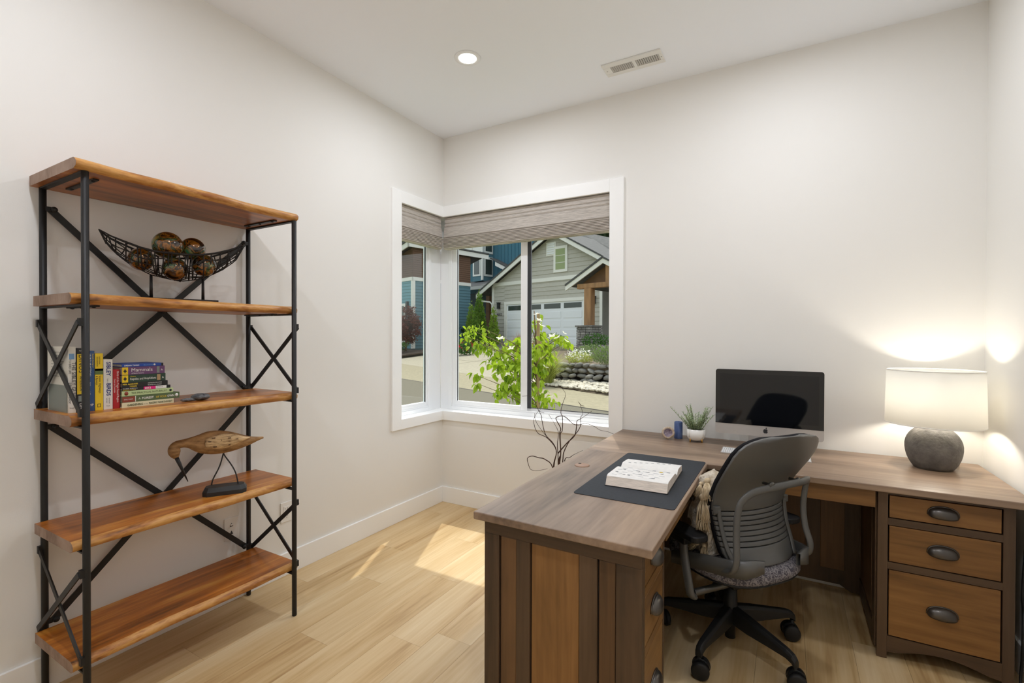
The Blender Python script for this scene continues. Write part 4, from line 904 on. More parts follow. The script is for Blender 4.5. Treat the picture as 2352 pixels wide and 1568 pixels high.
backstrip(zz, 0, .012).build('back_shell', 'chair_plastic', CH, weld=True, bevel=.003)
for k in range(7):
    z0 = .528+k*.0196; backstrip([z0, z0+.0075, z0+.0155], 0, .010).build('back_slat', 'chair_plastic', CH, weld=True, bevel=.001)
backstrip([.458, .47, .485, .50, .51, .5235], 0, .012).build('lower_back_shell', 'chair_plastic', CH, weld=True, bevel=.003)
q = MB()
zc = [.475, .50, .56, .62, .68, .74, .80, .86, .90, .93, .955, .972, .984, .990]
F = [[bpnt(z, u_*1.006, .0125) for u_ in [-1+2*i/18 for i in range(19)]] for z in zc]
B = [[bpnt(z, u_*1.006, .0125)+Vector((0, .040*(1-abs(u_)**6*.55), 0)) for u_ in [-1+2*i/18 for i in range(19)]] for z in zc]
q.grid(F); q.grid(B, flip=True); q.grid([F[0], B[0]], flip=True); q.grid([F[-1], B[-1]]); q.grid([[r[0] for r in F], [r[0] for r in B]]); q.grid([[r[-1] for r in F], [r[-1] for r in B]], flip=True)
q.build('back_cushion', 'chair_mesh', CH, weld=True)
for s in (-1, 1):   # side rails next to the slats
    MB().tube(smooth_path([bpnt(z, s*.93, -.008) for z in (.46, .52, .58, .64, .672)], 4), [(.004, .011)]*17, 8, flat=(0, 1, 0)).build('back_rail', 'chair_plastic', CH)
    MB().obox(bpnt(.672, s*.96, -.006), (.014, 0, 0), (0, .008, 0), (0, 0, .016)).build('lumbar_slider', 'chair_plastic', CH, bevel=.004)
hp = smooth_path([(-.205, -.12, .445), (-.215, -.205, .458), (-.212, -.228, .51), (-.207, -.222, .60), (-.203, -.222, .68), (-.19, -.228, .735), (-.155, -.238, .768), (-.10, -.246, .782), (0, -.255, .790), (.12, -.250, .792), (.175, -.235, .79), (.200, -.215, .775), (.208, -.200, .735), (.205, -.195, .66), (.205, -.205, .58), (.21, -.225, .51), (.215, -.205, .458), (.205, -.12, .445)], 5)
MB().tube(hp, [(.009, .016) for _ in hp], 12, flat=(0, 1, 0)).build('back_hoop', 'chair_plastic', CH)
MB().lathe([(0, 0), (.014, 0), (.014, .01), (.006, .014), (.006, .045)], (-.055, -.258, .797), 12, axis='y').build('hoop_pivot', 'chair_steel', CH)
MB().lathe([(0, 0), (.014, 0), (.014, .01), (.006, .014), (.006, .045)], (.10, -.255, .797), 12, axis='y').build('hoop_pivot', 'chair_steel', CH)
for s in (-1, 1):   # uprights that carry the back, wide bands beside the seat
    P = []
    for x, y, z0, z1 in ((.10, -.262, .455, .50), (.145, -.255, .445, .51), (.180, -.24, .436, .506), (.214, -.19, .428, .496), (.245, -.10, .420, .484), (.254, 0, .398, .460), (.25, .10, .37, .42)):
        P.append([(s*x, y, z0), (s*x, y, z1), (s*(x-.012), y+.010, z1), (s*(x-.012), y+.010, z0), (s*x, y, z0)])
    q = MB(); q.grid(P, smooth=True, flip=(s > 0)); q.build('back_upright', 'chair_plastic' if True else '', CH, weld=True, fix=True)
    # arms
    ax = s*.272
    MB().tube(smooth_path([(ax-.02*s, -.045, .292), (ax, -.045, .305), (ax+.004*s, -.035, .36), (ax+.002*s, -.01, .45), (ax, .0, .525)], 4), [(.015, .021)]*17, 10, flat=(1, 0, 0)).build('arm_upright', 'chair_steel' if False else 'chair_plastic', CH)
    MB().box((ax-.022, -.03, .505), (ax+.022, .06, .545)).build('arm_sleeve', 'chair_black', CH, bevel=.006)
    P_ = rrect(ax-.046, -.115, ax+.042, .150, .03)
    MB().prism([(x, y, .545) for x, y in P_], (0, 0, .026)).build('arm_pad', 'chair_black', CH, bevel=.006, bseg=3)
# ================================================================ throw blanket with tassels, over the left side of the seat
mat('throw_cotton', (226, 218, 204), .95, c2=(178, 160, 134), scale=26, bump=.9, bscale=70, spec=.1); mat('tassel_yarn', (224, 206, 174), .95, c2=(172, 148, 112), scale=60, stretch=(1, 1, .15), spec=.1, ramp=(.3, .6)); mat('throw_blue', (176, 186, 196), .95, spec=.1)
TH = thing('throw_blanket', 'cream tasselled throw blanket draped against the chair back', 'blanket', (2.31, -.86, .44), rotz=R(52))
prof = smooth_path([(.02, .462), (.005, .60), (-.03, .72), (-.085, .785), (-.130, .802), (-.172, .782), (-.198, .72), (-.212, .64), (-.216, .57), (-.215, .48), (-.205, .464)], 4); n = len(prof)
rg = random.Random(9); P = []
for j in range(9):
    v = j/8; y = -.080+.135*v; row = []
    for i, p in enumerate(prof):
        f_ = .006*math.sin(i*.9+j*1.3)+.004*math.sin(i*2.1-j); drop = .05*(v-.35)**2+.06*max(0, v-.6)
        row.append((p.x*(1-.12*v)+f_, y+.006*math.sin(i*.7)+(.03 if False else 0), max(.4635, p.y-drop*(p.y-.46)/.34+f_)-.44))
    P.append(row)
q = MB(); q.grid(P)
for row, rev in ((P[0], True), (P[-1], False)):
    k = len(q.v); q.v += [Vector(p) for p in row]; q.f.append(list(range(k, k+n))[::-1 if rev else 1]); q.sm.append(False)
q.build('cloth', 'throw_cotton', TH)
def tassel(top, bot, r, seed, name='tassel'):
    rg = random.Random(seed); top, bot = Vector(top)-Vector((0, 0, .44)), Vector(bot)-Vector((0, 0, .44)); d = (bot-top); ln = d.length; d.normalize(); a = d.orthogonal().normalized(); b_ = d.cross(a)
    q = MB(); q.ball(top, r*.62, 12, 8, .08, rg); t_ = q.build(name, 'tassel_yarn', TH)
    q = MB()
    for k in range(64):
        an = rg.uniform(0, 2*math.pi); r0 = r*.35*math.sqrt(rg.random()); r1 = r*(.35+.75*math.sqrt(rg.random())); l = ln*rg.uniform(.82, 1.05); s = a*math.cos(an)+b_*math.sin(an)
        q.tube([top+d*r*.3+s*r0, top+d*l*.45+s*(r0+r1)*.62+a*rg.uniform(-.002, .002), top+d*l+s*r1], [.0016, .0015, .0009], 4)
    q.build('strands', 'tassel_yarn', t_)['kind'] = 'stuff'
tassel((-.210, -.050, .705), (-.238, -.078, .605), .027, 1); tassel((-.178, -.040, .768), (-.222, -.085, .700), .023, 2); tassel((-.222, -.060, .625), (-.240, -.075, .578), .026, 3)
tassel((-.215, -.02, .500), (-.226, .02, .466), .017, 4); tassel((-.213, -.06, .505), (-.226, -.075, .466), .017, 5); tassel((-.185, -.01, .75), (-.215, -.02, .70), .014, 6)
# ================================================================ outside: street, neighbours' houses, garden
SA = R(13.4); EU = Vector((math.cos(SA), -math.sin(SA), 0)); EV = Vector((math.sin(SA), math.cos(SA), 0))
def E(s, t, z=0): return EU*s+EV*t+Vector((0, 0, z))        # s to the right along the houses, t away from the room
mat('asphalt', (104, 100, 86), .95, var=.12, scale=60, spec=.1); mat('concrete_pale', (152, 146, 127), .9, var=.06, scale=12, spec=.1); mat('concrete_worn', (140, 133, 110), .9, var=.06, scale=12, spec=.1)
mat('mulch', (66, 54, 42), .95, var=.3, scale=60); mat('lawn_green', (92, 112, 56), .95, var=.25, scale=40); mat('bed_soil', (96, 84, 66), .95, var=.2, scale=30)
mat('pebble', (190, 182, 162), .8, rnd=.2, var=.15, scale=20); mat('rock', (150, 147, 138), .85, c2=(104, 101, 94), scale=9, rnd=.25, bump=.6, bscale=20)
mat('siding_grey', (184, 180, 166), .8, spec=.2, rnd=.02, var=.02); mat('white_paint', (226, 224, 212), .6); mat('door_white', (226, 228, 226), .5); mat('shingle', (92, 92, 88), .9, c2=(62, 62, 60), scale=6, stretch=(1, 1, 4), bump=.4, bscale=30)
mat('blue_lap', (88, 122, 130), .8, spec=.2); mat('blue_lap_lit', (104, 148, 156), .8, spec=.2); mat('brown_lap', (104, 76, 56), .8, spec=.2); mat('blue_batten', (72, 116, 130), .8, spec=.2); mat('porch_shade', (62, 78, 86), .8)  # porch_shade: darkened blue, shade painted into the porch and entry walls
mat('timber', (150, 112, 72), .7, var=.12, scale=6, stretch=(1, 1, .2)); mat('timber_dark', (112, 78, 46), .7, var=.1, scale=4); mat('house_glass', (58, 66, 60), .08, spec=.6); mat('blind_green', (148, 160, 112), .7); mat('lantern', (34, 33, 32), .4)
def strip(name, f1, f2, z1, z2, m_, label, s0=-75, s1=14, kind='structure', n=20):
    q = MB(); q.grid([[E(s, f1(s), z1(s) if callable(z1) else z1), E(s, f2(s), z2(s) if callable(z2) else z2)] for s in [s0+(s1-s0)*i/n for i in range(n+1)]], smooth=False)
    o = q.build(name, m_, None, org=E((s0+s1)/2, f1(0), 0)); tag(o, label, None, None, kind); return o
tA = lambda s: 4.9-.153*(s+3); tB = lambda s: 6.5-.19*(s+3)
strip('lawn', lambda s: -30, lambda s: 1.9-.10*s, -.16, -.10, 'lawn_green', 'grass around the house below the window')
strip('street', lambda s: 1.9-.10*s, tA, .06, .10, 'asphalt', 'pale asphalt street outside the window')
zd = lambda t: .21+(t-7.2)*.087
strip('gutter', tA, tB, .115, lambda s: zd(tB(s))+.002, 'concrete_worn', 'worn concrete gutter strip along the street')
strip('far_ground', lambda s: tB(s)+.02, lambda s: 70, lambda s: zd(tB(s))-.12, 5.0, 'bed_soil', 'planting ground rising between the houses')
drv = thing('driveway', 'pale concrete driveway leading up to the white garage door', None, E(-11.5, 10, .2), kind='structure')
zd = lambda t: .21+(t-7.2)*.087
sc = [-24.0, -19.5, -15.0, -10.6, -6.3]; tc_ = [0, .27, .52, .78, 1.0]
for i in range(4):
    for j in range(4):
        P = []
        for (s, k) in ((sc[i]+.02, tc_[j]+.002), (sc[i+1]-.02, tc_[j]+.002), (sc[i+1]-.02, tc_[j+1]-.002), (sc[i]+.02, tc_[j+1]-.002)):
            tb = tB(s); te = 15.55 if s > -15.5 else 12.2
            t_ = tb+(te-tb)*k; P.append(E(s, t_, zd(t_)))
        MB().prism(P, (0, 0, -.1)).build('slab', 'concrete_pale', drv)
def clip(poly, a, b, c):   # keep a*s+b*z+c>=0
    out = []
    for i in range(len(poly)):
        p, q = poly[i], poly[(i+1) % len(poly)]; dp, dq = a*p[0]+b*p[1]+c, a*q[0]+b*q[1]+c
        if dp >= 0: out.append(p)
        if dp*dq < 0: k = dp/(dp-dq); out.append((p[0]+(q[0]-p[0])*k, p[1]+(q[1]-p[1])*k))
    return out
def lap(parent, poly, conv, out, h, m_, joined=None, name='siding_board'):
    """lap siding boards clipped to a convex (a,z) polygon; conv(a,z) gives the wall point, out the outward unit vector"""
    z = min(p[1] for p in poly); zt = max(p[1] for p in poly); acc = MB()
    while z < zt:
        b = clip(clip(poly, 0, 1, -z), 0, -1, z+h-.002)
        if len(b) > 2:
            fr_ = [conv(a, zz)+out*(.006+.022*(1-(zz-z)/h)) for a, zz in b]; bk_ = [conv(a, zz) for a, zz in b]; n = len(b)
            q = acc if joined else MB(); k = len(q.v); q.v += fr_+bk_; q.f += [list(range(k, k+n)), list(range(k+2*n-1, k+n-1, -1))]+[[k+i, k+n+i, k+n+(i+1) % n, k+(i+1) % n] for i in range(n)]; q.sm += [False]*(n+2)
            if not joined: q.build(name, m_, parent, fix=True)
        z += h
    if joined: acc.build(joined, m_, parent, fix=True)['kind'] = 'stuff'
# ---------------------------------------------------------------- grey neighbour house
TG = 15.7; gh = thing('grey_house', 'grey lap-sided house with white garage door across the street', 'house', E(-11, TG, .9))
gf = lambda s, z: E(s, TG, z); fo = -EV
AP = (-11.08, 6.54); EL = (-16.27, 3.76); ER = (-5.9, 3.62)
wallp = [(-15.34, .9), (-8.5, .9), (-8.5, 5.0), (-11.08, 6.40), (-15.34, 4.12)]
MB().prism([gf(s, z)+EV*.02 for s, z in wallp], EV*.1).build('wall_core', 'siding_grey', gh)
def minus_door(poly):
    return [clip(poly, -1, 0, -14.46), clip(clip(poly, 1, 0, 14.46), 0, 1, -3.24), clip(clip(poly, 1, 0, 9.36), 0, -1, 3.24)]
for p_ in minus_door(wallp):
    if len(p_) > 2: lap(gh, p_, gf, fo, .205, 'siding_grey')
def gbox(parent, s0, s1, z0, z1, m_, name, d0=.0, d1=.05, t0=TG, **k):
    return MB().prism([E(s, t0-d0, z) for s, z in ((s0, z0), (s1, z0), (s1, z1), (s0, z1))], EV*(-(d1-d0))).build(name, m_, parent, **k)
for a, b_, c_, d_ in ((-15.40, -15.26, .9, 4.15), (-8.58, -8.44, .9, 4.9)): gbox(gh, a, b_, c_, d_, 'white_paint', 'corner_trim')
gbox(gh, -15.3, -8.5, 4.11, 4.29, 'white_paint', 'belt_band', 0, .06)
gbox(gh, -14.46, -14.30, .92, 3.24, 'white_paint', 'door_casing', 0, .06); gbox(gh, -9.46, -9.32, .92, 3.24, 'white_paint', 'door_casing', 0, .06); gbox(gh, -14.46, -9.32, 3.10, 3.25, 'white_paint', 'door_casing', 0, .07)
gd_ = gbox(gh, -14.30, -9.46, .92, 3.10, 'door_white', 'garage_door', 0, .012)
cw = 4.84/4
for i in range(4):
    sa = -14.30+cw*i
    for j in range(4):
        za = .96+.43*j; gbox(gd_, sa+.08, sa+cw-.08, za+.06, za+.38, 'door_white', 'panel', .012, .028, bevel=.01)
    gbox(gd_, sa+.10, sa+cw-.10, 2.78, 3.02, 'house_glass', 'pane', .012, .02)
wn = gbox(gh, -11.17, -10.35, 4.49, 5.73, 'white_paint', 'window', 0, .07); gbox(wn, -11.04, -10.48, 4.62, 5.60, 'blind_green', 'pane', .07, .075)
for zz in (4.94, 5.28): gbox(wn, -11.04, -10.48, zz-.012, zz+.012, 'white_paint', 'muntin', .075, .085)
vn = gbox(gh, -11.63, -11.05, 5.33, 5.98, 'white_paint', 'gable_vent', 0, .05)
for k in range(5): gbox(vn, -11.56, -11.12, 5.40+.11*k, 5.47+.11*k, 'door_white', 'louver', .05, .075)
def rake(parent, p0, p1, wd, t0, th, m_, name='rake_board'):
    a, b_ = Vector((p0[0], p0[1])), Vector((p1[0], p1[1]))
    MB().prism([E(s, t0, z) for s, z in ((a.x, a.y), (b_.x, b_.y), (b_.x, b_.y-wd), (a.x, a.y-wd))], EV*th).build(name, m_, parent)
rake(gh, EL, AP, .26, TG-.42, .05, 'white_paint'); rake(gh, AP, ER, .26, TG-.42, .05, 'white_paint')
for a, b_ in ((EL, AP), (AP, ER)):
    MB().prism([E(s, TG-.45, z) for s, z in ((a[0], a[1]+.03), (b_[0], b_[1]+.03), (b_[0], b_[1]-.05), (a[0], a[1]-.05))], EV*7.5).build('roof_slope', 'shingle', gh)
MB().prism([E(-14, 16.6, 4.6), E(-6.5, 16.6, 4.3), E(-8.4, 19.2, 5.95), E(-10.3, 19.5, 6.62), E(-13.0, 20, 7.5)], (0, 0, -.1)).build('roof_slope', 'shingle', gh)
MB().prism([E(-15.34, TG+.1, .9), E(-8.6, TG+.1, .9), E(-8.6, TG+7, .9), E(-15.34, TG+7, .9)], (0, 0, 3.1)).build('house_body', 'siding_grey', gh)
for s_, z_ in ((-14.84, 3.05), (-8.86, 3.05)):
    MB().obox(E(s_, TG-.10, z_), EU*.07, EV*.06, (0, 0, .15)).obox(E(s_, TG-.10, z_+.17), EU*.09, EV*.08, (0, 0, .02)).build('wall_lantern', 'lantern', gh)
text(gh, 'house_number', '9052', E(-14.84, TG-.035, 2.53), EU, (0, 0, 1), .20, 'ink', .004, None, 'CENTER', bold=.01)
MB().tube([E(-15.9, TG-.4, 3.42), E(-15.85, TG-.38, 3.35), E(-15.45, TG-.14, 3.28), E(-15.33, TG-.09, 3.15), E(-15.33, TG-.09, .95)], .045, 8).build('downspout', 'white_paint', gh)
MB().tube([E(-9.15, TG-.3, 3.45), E(-9.08, TG-.12, 3.3), E(-9.05, TG-.09, 3.1), E(-9.05, TG-.09, .95)], .05, 8).build('downspout', 'white_paint', gh)
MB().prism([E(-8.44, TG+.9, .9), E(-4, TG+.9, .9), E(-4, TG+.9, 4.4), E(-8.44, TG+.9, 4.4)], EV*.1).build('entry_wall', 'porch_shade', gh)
# porch
TP = 11.7; PK = (-5.89, 4.17); PL = (-7.49, 3.31); PR = (-4.29, 3.31)
rake(gh, PL, PK, .21, TP-.02, .05, 'white_paint', 'porch_rake'); rake(gh, PK, PR, .21, TP-.02, .05, 'white_paint', 'porch_rake')
for a, b_ in ((PL, PK), (PK, PR)): MB().prism([E(s, TP-.05, z) for s, z in ((a[0], a[1]+.03), (b_[0], b_[1]+.03), (b_[0], b_[1]-.04), (a[0], a[1]-.04))], EV*3.9).build('porch_roof', 'shingle', gh)
MB().prism([E(-7.15, TP+.35, 3.26), E(-4.6, TP+.35, 3.26), E(-5.89, TP+.35, 3.98)], EV*.06).build('gable_boards', 'timber_dark', gh)
MB().obox(E(-5.85, TP+.18, 3.23), EU*1.19, EV*.10, (0, 0, .09)).build('porch_beam', 'timber', gh, bevel=.02); MB().obox(E(-5.78, TP+.18, 3.60), EU*.07, EV*.08, (0, 0, .30)).build('king_post', 'timber', gh)
MB().obox(E(-6.56, TP+.18, 2.47), EU*.14, EV*.14, (0, 0, .67)).build('porch_post', 'timber', gh, bevel=.01); MB().obox(E(-5.15, TP+.18, 2.47), EU*.14, EV*.14, (0, 0, .67)).build('porch_post', 'timber', gh, bevel=.01)
pm = MB().obox(E(-6.56, TP+.18, 1.40), EU*.30, EV*.30, (0, 0, .36)).build('pier', 'mulch', gh); MB().obox(E(-6.56, TP+.18, 1.79), EU*.37, EV*.37, (0, 0, .03)).build('pier_cap', 'rock', gh, bevel=.01)
rg = random.Random(12)
for r_ in range(8):
    z = 1.05+.088*r_
    for side in range(2):
        a = -.33
        while a < .32:
            l = min(rg.uniform(.14, .26), .33-a); c_ = (E(-6.56+a+l/2, TP-.13, z+.042) if side == 0 else E(-6.245, TP+.18+a+l/2, z+.042))
            dx, dy = (EU, EV) if side == 0 else (EV, EU)
            MB().obox(c_, dx*(l/2-.006), dy*rg.uniform(.022, .04), (0, 0, .038)).build('stone', 'rock', pm, bevel=.008); a += l
MB().prism([E(-7.6, TP-.5, 1.06), E(-3.5, TP-.5, 1.06), E(-3.5, TG, 1.06), E(-7.6, TG, 1.06)], (0, 0, -.3)).build('porch_floor', 'concrete_pale', gh)
# ---------------------------------------------------------------- blue neighbour house
bh_ = thing('blue_house', 'blue and brown house with bay window beyond the garage', 'house', E(-19, 16, .9))
SW, TW, TE = -17.2, 11.8, 15.7
wf = lambda s, z: E(s, TW, z); ws = lambda t, z: E(SW, t, z)
MB().prism([E(-24, TW+.05, .6), E(SW-.05, TW+.05, .6), E(SW-.05, TE, .6), E(-24, TE, .6)], (0, 0, 5.0)).build('house_body', 'blue_lap', bh_)
lap(bh_, [(-24, .8), (SW, .8), (SW, 4.26), (-24, 4.26)], wf, -EV, .16, 'blue_lap_lit', 'lap_siding'); lap(bh_, [(-24, 4.44), (SW, 4.44), (SW, 5.95), (-20.5, 5.0), (-24, 4.9)], wf, -EV, .11, 'brown_lap', 'lap_siding')  # street face: lighter copy of the siding blue, painted as the lit side
lap(bh_, [(TW, .8), (TE, .8), (TE, 4.26), (TW, 4.26)], ws, EU, .16, 'blue_lap', 'lap_siding'); lap(bh_, [(TW, 4.44), (TE, 4.44), (TE, 5.9), (TW, 5.98)], ws, EU, .11, 'brown_lap', 'lap_siding')
for a, b_, z0, z1 in ((TW-.06, TE, 4.26, 4.44),): MB().prism([E(SW, a, z0), E(SW, b_, z0), E(SW, b_, z1), E(SW, a, z1)], EU*.06).build('belt_band', 'white_paint', bh_)
gbox(bh_, -24, SW+.06, 4.26, 4.44, 'white_paint', 'belt_band', 0, .06, TW); gbox(bh_, SW-.09, SW+.05, .8, 4.26, 'white_paint', 'corner_trim', 0, .05, TW)
MB().prism([E(SW, TW-.05, .8), E(SW, TW+.12, .8), E(SW, TW+.12, 4.26), E(SW, TW-.05, 4.26)], EU*.05).build('corner_trim', 'white_paint', bh_)
rake(bh_, (SW+.25, 6.16), (-22.5, 4.75), .26, TW-.45, .06, 'white_paint'); MB().prism([E(SW+.25, TW-.45, 6.16), E(SW+.25, TE+1.2, 6.16), E(SW+.25, TE+1.2, 5.92), E(SW+.25, TW-.45, 5.90)], EU*-.06).build('eave_fascia', 'white_paint', bh_)
MB().prism([E(SW+.3, TW-.5, 6.18), E(-22.5, TW-.5, 4.77), E(-22.5, TE+1.2, 4.77), E(SW+.3, TE+1.2, 6.18)], (0, 0, .08)).build('roof_slope', 'shingle', bh_)
MB().obox(E(-17.58, TW-.08, 3.04), EU*.06, EV*.06, (0, 0, .17)).build('wall_lantern', 'lantern', bh_)
dw = gbox(bh_, -19.6, -17.80, .9, 3.12, 'white_paint', 'side_door', 0, .05, TW); gbox(dw, -19.4, -17.92, 1.6, 3.0, 'house_glass', 'pane', .05, .06, TW)
# main block behind with bay
TM = 21.0
gbox(bh_, -24, -15.2, .8, 9.4, 'blue_batten', 'main_wall', -.1, 0, TM)
q = MB()
for k in range(17): q.obox(E(-20.6+.32*k, TM-.02, 6.0), EU*.02, EV*.015, (0, 0, 3.3))
q.build('battens', 'blue_batten', bh_)['kind'] = 'stuff'
MB().prism([E(-21.75, 20, 5.25), E(-20.77, 20, 5.25), E(-20.77, TM, 5.25), E(-21.75, TM, 5.25)], (0, 0, 3.8)).build('bay', 'blue_lap', bh_)
gbox(bh_, -20.86, -20.72, 5.3, 9.0, 'white_paint', 'bay_post', -.06, .05, 20)
w_ = gbox(bh_, -21.70, -20.92, 5.60, 6.92, 'white_paint', 'bay_window', 0, .05, 20); gbox(w_, -21.56, -21.02, 5.72, 6.72, 'house_glass', 'pane', .05, .06, 20)
w_ = MB().prism([E(-20.77, 20.12, 5.58), E(-20.77, 20.95, 5.58), E(-20.77, 20.95, 6.92), E(-20.77, 20.12, 6.92)], EU*.05).build('bay_window', 'white_paint', bh_); MB().prism([E(-20.72, 20.25, 5.72), E(-20.72, 20.85, 5.72), E(-20.72, 20.85, 6.74), E(-20.72, 20.25, 6.74)], EU*.01).build('pane', 'house_glass', w_)
w_ = MB().prism([E(-20.77, 20.12, 7.15), E(-20.77, 20.95, 7.15), E(-20.77, 20.95, 8.6), E(-20.77, 20.12, 8.6)], EU*.05).build('bay_window', 'white_paint', bh_); MB().prism([E(-20.72, 20.25, 7.3), E(-20.72, 20.85, 7.3), E(-20.72, 20.85, 8.5), E(-20.72, 20.25, 8.5)], EU*.01).build('pane', 'house_glass', w_)
gbox(bh_, -21.75, -20.86, 7.25, 9.0, 'white_paint', 'bay_panel', 0, .04, 20); rake(bh_, (-24, 7.2), (-21.75, 7.9), .9, 19.9, .06, 'white_paint', 'gable_panel')
rake(bh_, (-19.95, 6.50), (-17.6, 5.42), .26, TM-.6, .06, 'white_paint', 'small_rake'); MB().prism([E(-20.4, TM-.65, 6.75), E(-17.4, TM-.65, 5.36), E(-17.4, TM, 5.36), E(-20.4, TM, 6.75)], (0, 0, .07)).build('roof_slope', 'shingle', bh_)
MB().prism([E(-17.1, 18.4, 4.62), E(-24, 18.4, 4.62), E(-24, 20.9, 5.36), E(-15, 20.9, 5.36), E(-15, 18.4, 4.62)], (0, 0, .07)).build('porch_roof', 'shingle', bh_)
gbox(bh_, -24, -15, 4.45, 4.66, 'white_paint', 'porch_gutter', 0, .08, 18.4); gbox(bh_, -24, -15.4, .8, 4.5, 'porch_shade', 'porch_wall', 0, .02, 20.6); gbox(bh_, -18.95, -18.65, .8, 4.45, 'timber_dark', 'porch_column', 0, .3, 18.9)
# ---------------------------------------------------------------- planting
def leafmat(name, c, c2, tr=.35):
    m, t, b = base_mat(name); N, L = t.nodes, t.links; oi = N.new('ShaderNodeObjectInfo'); tc = N.new('ShaderNodeTexCoord'); no = N.new('ShaderNodeTexNoise'); no.inputs['Scale'].default_value = 6
    L.new(tc.outputs['Object'], no.inputs['Vector']); ad = N.new('ShaderNodeMath'); ad.operation = 'ADD'; L.new(no.outputs['Fac'], ad.inputs[0]); L.new(oi.outputs['Random'], ad.inputs[1])
    cr = N.new('ShaderNodeValToRGB'); cr.color_ramp.elements[0].color = lin(c2); cr.color_ramp.elements[1].color = lin(c); cr.color_ramp.elements[0].position = .3; cr.color_ramp.elements[1].position = 1.1 if False else 1
    L.new(ad.outputs[0], cr.inputs[0]); L.new(cr.outputs[0], b.inputs['Base Color']); b.inputs['Roughness'].default_value = .55; b.inputs['Specular IOR Level'].default_value = .25
    tl = N.new('ShaderNodeBsdfTranslucent'); L.new(cr.outputs[0], tl.inputs[0]); mx = N.new('ShaderNodeMixShader'); mx.inputs[0].default_value = tr; L.new(b.outputs[0], mx.inputs[1]); L.new(tl.outputs[0], mx.inputs[2]); L.new(mx.outputs[0], N['Material Output'].inputs[0])
leafmat('dogwood_leaf', (160, 184, 46), (50, 96, 20), .42); leafmat('petal_cream', (250, 244, 226), (240, 224, 200), .4); leafmat('conifer_green', (136, 166, 54), (70, 112, 32), .35); leafmat('maple_red', (132, 66, 52), (66, 34, 28), .3)
leafmat('hedge_green', (72, 112, 44), (36, 70, 24), .3); leafmat('grass_blade', (168, 176, 86), (112, 134, 48), .45); leafmat('forest_green', (54, 74, 34), (26, 40, 20), .2); leafmat('lavender_green', (120, 140, 84), (86, 110, 60), .3); leafmat('straw', (180, 142, 104), (140, 104, 76), .3); leafmat('flower_white', (240, 238, 228), (214, 214, 196), .3); leafmat('flower_red', (204, 50, 56), (160, 30, 44), .3); leafmat('lilac', (138, 122, 140), (110, 100, 116), .3)
mat('bark', (112, 92, 70), .9, var=.2, scale=30); mat('stake_wood', (168, 140, 104), .8, var=.15, scale=20, stretch=(1, 1, .2))
def scatter(q, rng, n, pos, size, up=.3, wd=.45):
    for _ in range(n):
        p = pos(); d = Vector((rng.gauss(0, 1), rng.gauss(0, 1), rng.gauss(up, .7))).normalized(); s = d.cross(Vector((rng.gauss(0, 1), rng.gauss(0, 1), rng.gauss(0, 1)))).normalized(); l = size*rng.uniform(.7, 1.25)
        q.add([p, p+d*l*.5+s*l*wd*.5, p+d*l, p+d*l*.5-s*l*wd*.5], [(0, 1, 2, 3)])
def shrub(name, label, cat, c, rad, n, size, m_, seed, shape='ball', trunk=None, group=None, up=.3, wd=.45, extra=None):
    rng = random.Random(seed); c = Vector(c); t_ = thing(name, label, cat, c, group=group); q = MB()
    cc = [Vector((rng.gauss(0, 1), rng.gauss(0, 1), rng.gauss(.25, 1))).normalized()*rng.uniform(.35, .78) for _ in range(26)]
    def pos():
        if shape == 'clump':
            k = rng.choice(cc)+Vector((rng.gauss(0, .13), rng.gauss(0, .13), rng.gauss(0, .09))); return c+Vector((k.x*rad[0], k.y*rad[1], rad[2]*(1+k.z)))
        while True:
            u_ = Vector((rng.uniform(-1, 1), rng.uniform(-1, 1), rng.uniform(0, 1)))
            if shape == 'ball':
                v = Vector((u_.x, u_.y, u_.z*2-1)); l = v.length
                if .45 < l < 1: return c+Vector((v.x*rad[0], v.y*rad[1], rad[2]*(1+v.z)))
            else:
                rr = (1-u_.z)**.75*min(1, u_.z*7+.45); l = math.hypot(u_.x, u_.y)
                if .55*rr < l < rr: return c+Vector((u_.x*rad[0], u_.y*rad[1], u_.z*2*rad[2]))
    scatter(q, rng, n, pos, size, up, wd); q.build('foliage', m_, t_)['kind'] = 'stuff'
    if extra:
        q = MB(); scatter(q, rng, extra[0], lambda: pos()+Vector((0, 0, extra[3] if len(extra) > 3 else 0)), extra[1], .2, .8); q.build('flowers', extra[2], t_)['kind'] = 'stuff'
    if trunk: MB().tube([c-Vector((0, 0, .1)), c+Vector((.02, 0, rad[2]*.6)), c+Vector((0, 0, rad[2]*1.5))], [trunk, trunk*.8, trunk*.3], 7).build('trunk', 'bark', t_)
    return t_
def blades(name, label, c, rad, h, n, m_, seed, wd=.012, cat='grass'):
    rng = random.Random(seed); c = Vector(c); q = MB()
    for _ in range(n):
        a = rng.uniform(0, 2*math.pi); r0 = rad*.25*rng.random(); l = h*rng.uniform(.45, 1.15); lean = rng.uniform(.1, 1.25)*rad; d = Vector((math.cos(a), math.sin(a), 0)); s = Vector((-d.y, d.x, 0))*wd
        p = [c+d*(r0+lean*k*k)+Vector((0, 0, l*(k-.28*k*k*lean/rad))) for k in (0, .4, .75, 1)]
        q.add([p[0]-s, p[0]+s, p[1]-s*.9, p[1]+s*.9, p[2]-s*.6, p[2]+s*.6, p[3]], [(0, 1, 3, 2), (2, 3, 5, 4), (4, 5, 6)])
    return single(name, q, m_, label, cat, loc=tuple(c))
shrub('red_maple', 'dark red Japanese maple in front of the blue house', 'tree', E(-16.5, 10.9, .80), (.9, .9, 1.08), 6500, .12, 'maple_red', 1, 'clump', trunk=.06)
